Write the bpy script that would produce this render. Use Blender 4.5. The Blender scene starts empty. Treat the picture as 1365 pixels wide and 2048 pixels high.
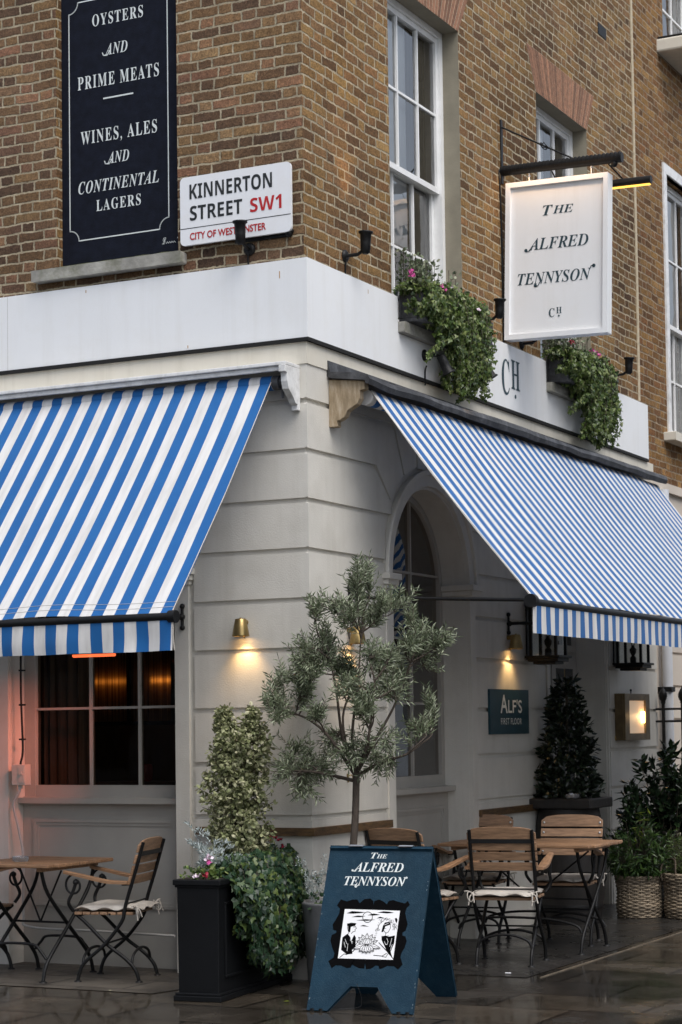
import bpy, math, random
from mathutils import Vector as V, Matrix, noise as mnoise
R = math.radians
rnd = random.Random(7)
sc = bpy.context.scene
col = sc.collection

# ------------------------------------------------------------------ camera, sky, sun, exposure
cd = bpy.data.cameras.new("camera"); cam = bpy.data.objects.new("camera", cd); col.objects.link(cam)
_r, _u, _f = V((0.8917, 0.4524, -0.0132)), V((0.036, -0.0418, 0.9985)), V((-0.4511, 0.8908, 0.0536))
_f.normalize(); _r = (_r - _f * _r.dot(_f)).normalized(); _u = _r.cross(_f)
cam.matrix_world = Matrix(((_r.x, _u.x, -_f.x, 6.30), (_r.y, _u.y, -_f.y, -11.9523), (_r.z, _u.z, -_f.z, 1.6758), (0, 0, 0, 1)))
cd.sensor_fit = 'HORIZONTAL'; cd.sensor_width = 24; cd.lens = 70.5245; cd.shift_y = 0.159377
cd.clip_start = 0.1; cd.clip_end = 3000
cd.dof.use_dof = True; cd.dof.focus_distance = 13.3; cd.dof.aperture_fstop = 5.6
sc.camera = cam
SUN_EL, SUN_AZ = R(58), R(-35)          # azimuth measured from +x towards +y
world = bpy.data.worlds.new("World"); sc.world = world; world.use_nodes = True
wn = world.node_tree; sky = wn.nodes.new('ShaderNodeTexSky'); sky.sky_type = 'NISHITA'; sky.sun_disc = False
sky.sun_elevation = SUN_EL; sky.sun_rotation = math.pi / 2 - SUN_AZ
sky.air_density = 1.0; sky.dust_density = 2.0; sky.ozone_density = 1.0
hs_ = wn.nodes.new('ShaderNodeHueSaturation'); hs_.inputs['Saturation'].default_value = .50; wn.links.new(sky.outputs[0], hs_.inputs['Color'])   # thin cloud greys the sky
wn.links.new(hs_.outputs[0], wn.nodes['Background'].inputs[0]); wn.nodes['Background'].inputs[1].default_value = 0.10
sl = bpy.data.lights.new("sun", 'SUN'); sl.energy = 1.0; sl.angle = R(40); sl.color = (1, 0.97, 0.93)
so = bpy.data.objects.new("sun", sl); col.objects.link(so)
so.rotation_euler = V((math.cos(SUN_EL) * math.cos(SUN_AZ), math.cos(SUN_EL) * math.sin(SUN_AZ), math.sin(SUN_EL))).to_track_quat('Z', 'Y').to_euler()
sc.view_settings.view_transform = 'Standard'; sc.view_settings.look = 'None'
sc.view_settings.exposure = 1.25; sc.view_settings.gamma = 1; sc.view_settings.use_curve_mapping = False
sc.cycles.max_bounces = 8; sc.cycles.transparent_max_bounces = 12

# ------------------------------------------------------------------ helpers
class MB:
    def __init__(s): s.v = []; s.f = []; s.m = []; s.s = []
    def add(s, vs, fs, mi=0, smooth=False):
        o = len(s.v); s.v += [tuple(v) for v in vs]
        for f in fs: s.f.append(tuple(i + o for i in f)); s.m.append(mi); s.s.append(smooth)
    def quad(s, a, b, c, d, mi=0): s.add([a, b, c, d], [(0, 1, 2, 3)], mi)
    def box(s, x0, x1, y0, y1, z0, z1, mi=0, M=None):
        vs = [V((x, y, z)) for x in (x0, x1) for y in (y0, y1) for z in (z0, z1)]
        if M is not None: vs = [M @ v for v in vs]
        s.add(vs, [(0, 1, 3, 2), (4, 6, 7, 5), (0, 4, 5, 1), (2, 3, 7, 6), (0, 2, 6, 4), (1, 5, 7, 3)], mi)
    def pbox(s, P, u0, u1, v0, v1, d0, d1, mi=0):      # a box in wall coordinates (along, up, outward)
        s.prism([(u0, v0), (u1, v0), (u1, v1), (u0, v1)], P, d0, d1, mi)
    def prism(s, poly, P, d0, d1, mi=0, smooth=False):
        n = len(poly)
        vs = [P(u, v, d0) for u, v in poly] + [P(u, v, d1) for u, v in poly]
        s.add(vs, [tuple(range(n)), tuple(range(2 * n - 1, n - 1, -1))] , mi)
        s.add(vs, [(i, i + n, (i + 1) % n + n, (i + 1) % n) for i in range(n)], mi, smooth)
    def tube(s, path, r, n=8, mi=0, cap=True, closed=False):
        path = [V(p) for p in path]; k = len(path)
        rs = list(r) if isinstance(r, (list, tuple)) else [r] * k
        t0 = (path[1] - path[0]).normalized()
        nrm = t0.cross(V((0, 0, 1)))
        if nrm.length < .1: nrm = t0.cross(V((1, 0, 0)))
        nrm.normalize(); vs = []
        for i, p in enumerate(path):
            a = path[i - 1] if i else (path[-1] if closed else p); b = path[i + 1] if i < k - 1 else (path[0] if closed else p)
            t = (b - a).normalized() if (b - a).length > 1e-9 else t0
            nrm = (nrm - t * nrm.dot(t)); nrm = nrm.normalized() if nrm.length > 1e-6 else t.orthogonal().normalized()
            bn = t.cross(nrm)
            for j in range(n):
                an = 2 * math.pi * j / n
                vs.append(p + (nrm * math.cos(an) + bn * math.sin(an)) * rs[i])
        fs = [(i * n + j, i * n + (j + 1) % n, (i + 1) * n + (j + 1) % n, (i + 1) * n + j) for i in range(k - 1) for j in range(n)]
        if closed: fs += [((k - 1) * n + j, (k - 1) * n + (j + 1) % n, (j + 1) % n, j) for j in range(n)]
        s.add(vs, fs, mi, True)
        if cap and not closed: s.add(vs[:n] + vs[-n:], [tuple(range(n - 1, -1, -1)), tuple(range(n, 2 * n))], mi)
    def lathe(s, prof, n=24, c=(0, 0, 0), mi=0, M=None, smooth=True):
        vs = []
        for r, z in prof:
            for j in range(n):
                a = 2 * math.pi * j / n; vs.append(V((r * math.cos(a), r * math.sin(a), z)))
        if M is not None: vs = [M @ v for v in vs]
        vs = [v + V(c) for v in vs]
        s.add(vs, [(i * n + j, i * n + (j + 1) % n, (i + 1) * n + (j + 1) % n, (i + 1) * n + j) for i in range(len(prof) - 1) for j in range(n)], mi, smooth)
        k = (len(prof) - 1) * n
        s.add(vs[:n] + vs[k:k + n], [tuple(range(n - 1, -1, -1)), tuple(range(n, 2 * n))], mi)
    def ball(s, c, r, mi=0, n=10, sq=(1, 1, 1)):
        pr = [(r * math.sin(math.pi * i / 6) + 1e-4, -r * math.cos(math.pi * i / 6)) for i in range(7)]
        s.lathe(pr, n, c, mi, Matrix.Diagonal(V(sq)))
    def build(s, name, mats, parent=None, loc=None, rot=None, bevel=0, seg=2):
        me = bpy.data.meshes.new(name); me.from_pydata(s.v, [], s.f)
        for m in (mats if isinstance(mats, (list, tuple)) else [mats]): me.materials.append(m)
        me.polygons.foreach_set('material_index', s.m); me.polygons.foreach_set('use_smooth', s.s); me.update()
        o = bpy.data.objects.new(name, me); col.objects.link(o)
        if parent: o.parent = parent
        if loc: o.location = loc
        if rot: o.rotation_euler = rot
        if bevel:
            b = o.modifiers.new('edge', 'BEVEL'); b.width = bevel; b.segments = seg; b.limit_method = 'ANGLE'; b.angle_limit = R(50)
        return o
def empty(name, loc=(0, 0, 0), rz=0): 
    o = bpy.data.objects.new(name, None); col.objects.link(o); o.location = loc; o.rotation_euler = (0, 0, rz); o.empty_display_size = .1; return o
def tag(o, label=None, cat=None, group=None, kind=None):
    for k, v in (('label', label), ('category', cat), ('group', group), ('kind', kind)):
        if v: o[k] = v
    return o
def copy_tree(o, parent=None):
    c = o.copy(); col.objects.link(c)
    if parent: c.parent = parent
    for ch in list(o.children): copy_tree(ch, c)
    return c
def PR(u, v, d=0.): return V((d, u, v))          # right-hand wall: along +y, outward +x
def PL(u, v, d=0.): return V((u, -d, v))         # left-hand wall: along +x, outward -y
def bez(pts, n=8):
    """Catmull-Rom through the points."""
    pts = [V(p) for p in pts]; out = []
    for i in range(len(pts) - 1):
        p0 = pts[max(i - 1, 0)]; p1 = pts[i]; p2 = pts[i + 1]; p3 = pts[min(i + 2, len(pts) - 1)]
        for k in range(n):
            t = k / n
            out.append(.5 * ((2 * p1) + (p2 - p0) * t + (2 * p0 - 5 * p1 + 4 * p2 - p3) * t * t + (3 * p1 - p0 - 3 * p2 + p3) * t ** 3))
    out.append(pts[-1]); return out

# ---- lettering
SER, ITA, SAN = 0x1D400, 0x1D468, 0x1D5D4
def fnt(t, base):
    return ''.join(chr(base + ord(c) - 65) if c.isupper() else chr(base + 26 + ord(c) - 97) if c.islower() else chr(0x1D7EC + ord(c) - 48) if c.isdigit() and base == SAN else c for c in t)
_gl = {}
def glyphs(t, sp=1.):
    key = (t, sp)
    if key not in _gl:
        c = bpy.data.curves.new('lettering', 'FONT'); c.body = t; c.size = 1; c.resolution_u = 4; c.space_character = sp
        o = bpy.data.objects.new('lettering', c); col.objects.link(o)
        bpy.context.view_layer.update()
        me = bpy.data.meshes.new_from_object(o.evaluated_get(bpy.context.evaluated_depsgraph_get()))
        _gl[key] = ([v.co.copy() for v in me.vertices], [tuple(p.vertices) for p in me.polygons])
        bpy.data.objects.remove(o); bpy.data.curves.remove(c); bpy.data.meshes.remove(me)
    return _gl[key]
def text(mb, t, P, u0, u1, v0, v1, d, style=None, mi=0, tilt=0., fat=0., sp=1.):
    """Flat lettering filling u0..u1; v0 is the baseline, v1 the cap height."""
    T = fnt(t, style) if style else t
    vs, fs = glyphs(T, sp); cap = max(v.y for v in glyphs(fnt('H', style) if style else 'H')[0])
    x0 = min(v.x for v in vs); x1 = max(v.x for v in vs)
    out = []
    for k in ([(0, 0)] if not fat else [(-fat, 0), (fat, 0), (0, fat), (0, -fat), (0, 0)]):
        d2 = d + .0002 * len(out)
        out.append([P(u0 + (v.x - x0) / (x1 - x0) * (u1 - u0) + k[0], v0 + v.y / cap * (v1 - v0) + tilt * (v.x - x0) / (x1 - x0) + k[1], d2) for v in vs])
    for o in out: mb.add(o, fs, mi)

# ---- materials
def _nt(name):
    m = bpy.data.materials.new(name); m.use_nodes = True; nt = m.node_tree
    return m, nt, nt.nodes['Principled BSDF']
def math_(nt, op, a, b=None, c=None):
    n = nt.nodes.new('ShaderNodeMath'); n.operation = op
    for i, x in enumerate((a, b, c)):
        if x is None: continue
        if isinstance(x, (int, float)): n.inputs[i].default_value = x
        else: nt.links.new(x, n.inputs[i])
    return n.outputs[0]
def noise_(nt, scale, detail=3, vec=None, rough=.55):
    n = nt.nodes.new('ShaderNodeTexNoise'); n.inputs['Scale'].default_value = scale; n.inputs['Detail'].default_value = detail; n.inputs['Roughness'].default_value = rough
    if vec is not None: nt.links.new(vec, n.inputs['Vector'])
    return n
def ramp_(nt, fac, stops, const=False):
    n = nt.nodes.new('ShaderNodeValToRGB'); e = n.color_ramp.elements
    if const: n.color_ramp.interpolation = 'CONSTANT'
    while len(e) < len(stops): e.new(.5)
    for i, (p, c) in enumerate(stops): e[i].position = p; e[i].color = (*c, 1) if len(c) == 3 else c
    nt.links.new(fac, n.inputs[0]); return n.outputs[0]
def mix_(nt, fac, a, b, mode='MIX'):
    n = nt.nodes.new('ShaderNodeMix'); n.data_type = 'RGBA'; n.blend_type = mode
    for i, x in ((0, fac), (6, a), (7, b)):
        if isinstance(x, (int, float)): n.inputs[i].default_value = x
        elif isinstance(x, tuple): n.inputs[i].default_value = (*x, 1)
        else: nt.links.new(x, n.inputs[i])
    return n.outputs[2]
def coord_(nt, stretch=None, kind='Object'):
    t = nt.nodes.new('ShaderNodeTexCoord').outputs[kind]
    if stretch:
        mp = nt.nodes.new('ShaderNodeMapping'); mp.inputs['Scale'].default_value = stretch; nt.links.new(t, mp.inputs[0]); t = mp.outputs[0]
    return t
def mat(name, base, rough=.6, var=.15, vs=6., bump=.0, bs=60., metal=0., stretch=None, island=0., spec=None, dirt=None, dirt_amt=.0, dirt_scale=3., streak=None, streak_amt=.3):
    m, nt, b = _nt(name); vec = coord_(nt, stretch)
    n = noise_(nt, vs, 4, vec)
    lo = tuple(c * (1 - var) for c in base); hi = tuple(min(1, c * (1 + var)) for c in base)
    c = ramp_(nt, n.outputs[0], [(.3, lo), (.7, hi)])
    if island:
        g = nt.nodes.new('ShaderNodeNewGeometry').outputs['Random Per Island']
        c = mix_(nt, 1., c, ramp_(nt, g, [(0, (1 - island,) * 3), (1, (1 + island,) * 3)]), 'MULTIPLY')
    if dirt:
        dn = noise_(nt, dirt_scale, 6, vec, .7)
        c = mix_(nt, ramp_(nt, dn.outputs[0], [(.48, (0, 0, 0)), (.75, (dirt_amt,) * 3)]), c, dirt)
    if streak:
        sn = noise_(nt, 1., 5, coord_(nt, (9, 9, .55)), .65)
        c = mix_(nt, ramp_(nt, sn.outputs[0], [(.50, (0, 0, 0)), (.78, (streak_amt,) * 3)]), c, streak)
    nt.links.new(c, b.inputs['Base Color']); b.inputs['Roughness'].default_value = rough; b.inputs['Metallic'].default_value = metal
    if spec is not None: b.inputs['Specular IOR Level'].default_value = spec
    if bump:
        bn = noise_(nt, bs, 4, vec); bp = nt.nodes.new('ShaderNodeBump'); bp.inputs['Strength'].default_value = bump; bp.inputs['Distance'].default_value = .01
        nt.links.new(bn.outputs[0], bp.inputs['Height']); nt.links.new(bp.outputs[0], b.inputs['Normal'])
    return m
def leafmat(name, cols, rough=.4, trans=.25, spec=.4):
    m, nt, b = _nt(name)
    g = nt.nodes.new('ShaderNodeNewGeometry').outputs['Random Per Island']
    c = ramp_(nt, g, [(i / (len(cols) - 1), k) for i, k in enumerate(cols)])
    nt.links.new(c, b.inputs['Base Color']); b.inputs['Roughness'].default_value = rough; b.inputs['Specular IOR Level'].default_value = spec
    t = nt.nodes.new('ShaderNodeBsdfTranslucent'); nt.links.new(c, t.inputs[0])
    mx = nt.nodes.new('ShaderNodeMixShader'); mx.inputs[0].default_value = trans
    nt.links.new(b.outputs[0], mx.inputs[1]); nt.links.new(t.outputs[0], mx.inputs[2]); nt.links.new(mx.outputs[0], nt.nodes['Material Output'].inputs[0])
    return m
def emis(name, colr, s):
    m, nt, b = _nt(name); b.inputs['Base Color'].default_value = (*colr, 1); b.inputs['Emission Color'].default_value = (*colr, 1); b.inputs['Emission Strength'].default_value = s
    return m
def glassmat(name, tint=(.9, .93, .92), ior=1.75, wob=.04, extra=.03, k=1.):
    m, nt, b = _nt(name); nt.nodes.remove(b)
    tr = nt.nodes.new('ShaderNodeBsdfTransparent'); tr.inputs[0].default_value = (*tint, 1)
    gl = nt.nodes.new('ShaderNodeBsdfGlossy'); gl.inputs['Roughness'].default_value = .01
    n = noise_(nt, 2.2, 2, coord_(nt)); bp = nt.nodes.new('ShaderNodeBump'); bp.inputs['Strength'].default_value = wob; bp.inputs['Distance'].default_value = .05
    nt.links.new(n.outputs[0], bp.inputs['Height']); nt.links.new(bp.outputs[0], gl.inputs['Normal'])
    fr = nt.nodes.new('ShaderNodeFresnel'); fr.inputs[0].default_value = ior
    mx = nt.nodes.new('ShaderNodeMixShader'); nt.links.new(math_(nt, 'ADD', math_(nt, 'MULTIPLY', fr.outputs[0], k), extra), mx.inputs[0])
    nt.links.new(tr.outputs[0], mx.inputs[1]); nt.links.new(gl.outputs[0], mx.inputs[2]); nt.links.new(mx.outputs[0], nt.nodes['Material Output'].inputs[0])
    return m
def brickmat(name, stops, mortar, shift=0., stops2=None):
    m, nt, b = _nt(name); vec = coord_(nt)
    sx = nt.nodes.new('ShaderNodeSeparateXYZ'); nt.links.new(vec, sx.inputs[0]); x, y, z = sx.outputs
    ge = nt.nodes.new('ShaderNodeNewGeometry'); sn = nt.nodes.new('ShaderNodeSeparateXYZ'); nt.links.new(ge.outputs['True Normal'], sn.inputs[0])
    isx = math_(nt, 'GREATER_THAN', math_(nt, 'ABSOLUTE', sn.outputs[0]), .5)
    isz = math_(nt, 'GREATER_THAN', math_(nt, 'ABSOLUTE', sn.outputs[2]), .7)
    u = math_(nt, 'ADD', math_(nt, 'MULTIPLY', isx, y), math_(nt, 'MULTIPLY', math_(nt, 'SUBTRACT', 1., isx), x))
    v = math_(nt, 'ADD', z, math_(nt, 'MULTIPLY', isz, y))
    wob = noise_(nt, 2.6, 2, vec); wob2 = noise_(nt, 22, 2, vec)
    wv = math_(nt, 'ADD', math_(nt, 'MULTIPLY', math_(nt, 'SUBTRACT', wob.outputs[0], .5), .042), math_(nt, 'MULTIPLY', math_(nt, 'SUBTRACT', wob2.outputs[0], .5), .014))
    u = math_(nt, 'ADD', math_(nt, 'ADD', u, wv), 20.113 + shift); v = math_(nt, 'ADD', v, wv)
    H, T = .0742, .338
    vr = math_(nt, 'DIVIDE', v, H); row = math_(nt, 'FLOOR', vr)
    jit = nt.nodes.new('ShaderNodeTexWhiteNoise'); jit.noise_dimensions = '1D'; nt.links.new(row, jit.inputs['W'])
    u2 = math_(nt, 'ADD', math_(nt, 'ADD', math_(nt, 'DIVIDE', u, T), math_(nt, 'MULTIPLY', math_(nt, 'MODULO', row, 2.), .5)), math_(nt, 'MULTIPLY', jit.outputs[0], .14))
    cell = math_(nt, 'FLOOR', u2); fr = math_(nt, 'FRACT', u2)
    hd = math_(nt, 'GREATER_THAN', fr, .667)
    s = math_(nt, 'MULTIPLY', math_(nt, 'SUBTRACT', fr, math_(nt, 'MULTIPLY', hd, .667)), T)
    ln = math_(nt, 'SUBTRACT', .667 * T, math_(nt, 'MULTIPLY', hd, .334 * T))
    du = math_(nt, 'MINIMUM', s, math_(nt, 'SUBTRACT', ln, s))
    fv = math_(nt, 'MULTIPLY', math_(nt, 'FRACT', vr), H); dv = math_(nt, 'MINIMUM', fv, math_(nt, 'SUBTRACT', H, fv))
    e = noise_(nt, 55, 3, vec)
    d = math_(nt, 'ADD', math_(nt, 'MINIMUM', du, dv), math_(nt, 'MULTIPLY', math_(nt, 'SUBTRACT', e.outputs[0], .5), .017))
    mr = nt.nodes.new('ShaderNodeMapRange'); mr.interpolation_type = 'SMOOTHSTEP'; mr.inputs['From Min'].default_value = .0052; mr.inputs['From Max'].default_value = .0096
    nt.links.new(d, mr.inputs['Value']); mask = mr.outputs[0]
    cv = nt.nodes.new('ShaderNodeCombineXYZ'); nt.links.new(math_(nt, 'ADD', math_(nt, 'MULTIPLY', cell, 2.), hd), cv.inputs[0]); nt.links.new(row, cv.inputs[1]); nt.links.new(isx, cv.inputs[2])
    w = nt.nodes.new('ShaderNodeTexWhiteNoise'); nt.links.new(cv.outputs[0], w.inputs['Vector'])
    big = noise_(nt, .8, 2, vec)
    val = math_(nt, 'ADD', math_(nt, 'MULTIPLY', w.outputs[0], .8), math_(nt, 'MULTIPLY', math_(nt, 'SUBTRACT', big.outputs[0], .25), .4))
    bc = ramp_(nt, val, stops)
    if stops2:
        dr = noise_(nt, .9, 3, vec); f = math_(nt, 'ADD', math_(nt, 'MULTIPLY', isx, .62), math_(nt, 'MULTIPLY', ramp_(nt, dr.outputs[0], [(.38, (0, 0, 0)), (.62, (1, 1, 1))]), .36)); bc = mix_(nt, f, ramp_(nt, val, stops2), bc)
    soot = noise_(nt, .55, 4, vec, .6); f1 = noise_(nt, 26, 6, vec, .75); f2 = noise_(nt, 85, 3, vec)
    bc = mix_(nt, 1., bc, ramp_(nt, f1.outputs[0], [(.28, (.50, .47, .45)), (.5, (1, 1, 1)), (.74, (1.55, 1.5, 1.4))]), 'MULTIPLY')
    bc = mix_(nt, 1., bc, ramp_(nt, f2.outputs[0], [(.35, (.62, .62, .62)), (.65, (1.25, 1.25, 1.25))]), 'MULTIPLY')
    bc = mix_(nt, 1., bc, ramp_(nt, soot.outputs[0], [(.34, (.60, .58, .58)), (.56, (1.10, 1.08, 1.02))]), 'MULTIPLY')
    mn = noise_(nt, 9, 5, vec, .7)
    mc = ramp_(nt, mn.outputs[0], [(.3, tuple(k * .50 for k in mortar)), (.7, tuple(k * 1.22 for k in mortar))])
    nt.links.new(mix_(nt, mask, mc, bc), b.inputs['Base Color']); b.inputs['Roughness'].default_value = .9; b.inputs['Specular IOR Level'].default_value = .2
    hgt = math_(nt, 'ADD', math_(nt, 'MULTIPLY', mask, .7), math_(nt, 'ADD', math_(nt, 'MULTIPLY', f1.outputs[0], .5), math_(nt, 'MULTIPLY', w.outputs[0], .2)))
    bp = nt.nodes.new('ShaderNodeBump'); bp.inputs['Strength'].default_value = 1.; bp.inputs['Distance'].default_value = .022
    nt.links.new(hgt, bp.inputs['Height']); nt.links.new(bp.outputs[0], b.inputs['Normal'])
    return m
def stripemat(name, axis, u0, half=.0853):
    m, nt, b = _nt(name); vec = coord_(nt)
    sx = nt.nodes.new('ShaderNodeSeparateXYZ'); nt.links.new(vec, sx.inputs[0])
    q = math_(nt, 'FRACT', math_(nt, 'DIVIDE', math_(nt, 'ADD', sx.outputs[axis], 100 * half - u0), 2 * half))
    k = math_(nt, 'GREATER_THAN', q, .5)
    n = noise_(nt, 2.5, 5, vec, .65)
    st = (5, .8, .8) if axis == 0 else (.8, 5, .8)
    sm = nt.nodes.new('ShaderNodeMapping'); sm.inputs['Scale'].default_value = st; nt.links.new(vec, sm.inputs[0]); n2 = noise_(nt, 3, 4, sm.outputs[0], .6)
    wh = ramp_(nt, n2.outputs[0], [(.3, (.58, .57, .555)), (.6, (.72, .71, .70))]); bl = ramp_(nt, n.outputs[0], [(.3, (.006, .100, .32)), (.7, (.009, .122, .365))])
    c = mix_(nt, k, wh, bl)
    nt.links.new(c, b.inputs['Base Color']); b.inputs['Roughness'].default_value = .7; b.inputs['Specular IOR Level'].default_value = .3; b.inputs['Sheen Weight'].default_value = .12
    wv = noise_(nt, 700, 1, vec); bp = nt.nodes.new('ShaderNodeBump'); bp.inputs['Strength'].default_value = .25; bp.inputs['Distance'].default_value = .002
    nt.links.new(wv.outputs[0], bp.inputs['Height']); nt.links.new(bp.outputs[0], b.inputs['Normal'])
    t = nt.nodes.new('ShaderNodeBsdfTranslucent'); nt.links.new(c, t.inputs[0])
    mx = nt.nodes.new('ShaderNodeMixShader'); mx.inputs[0].default_value = .12
    nt.links.new(b.outputs[0], mx.inputs[1]); nt.links.new(t.outputs[0], mx.inputs[2]); nt.links.new(mx.outputs[0], nt.nodes['Material Output'].inputs[0])
    return m

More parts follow.
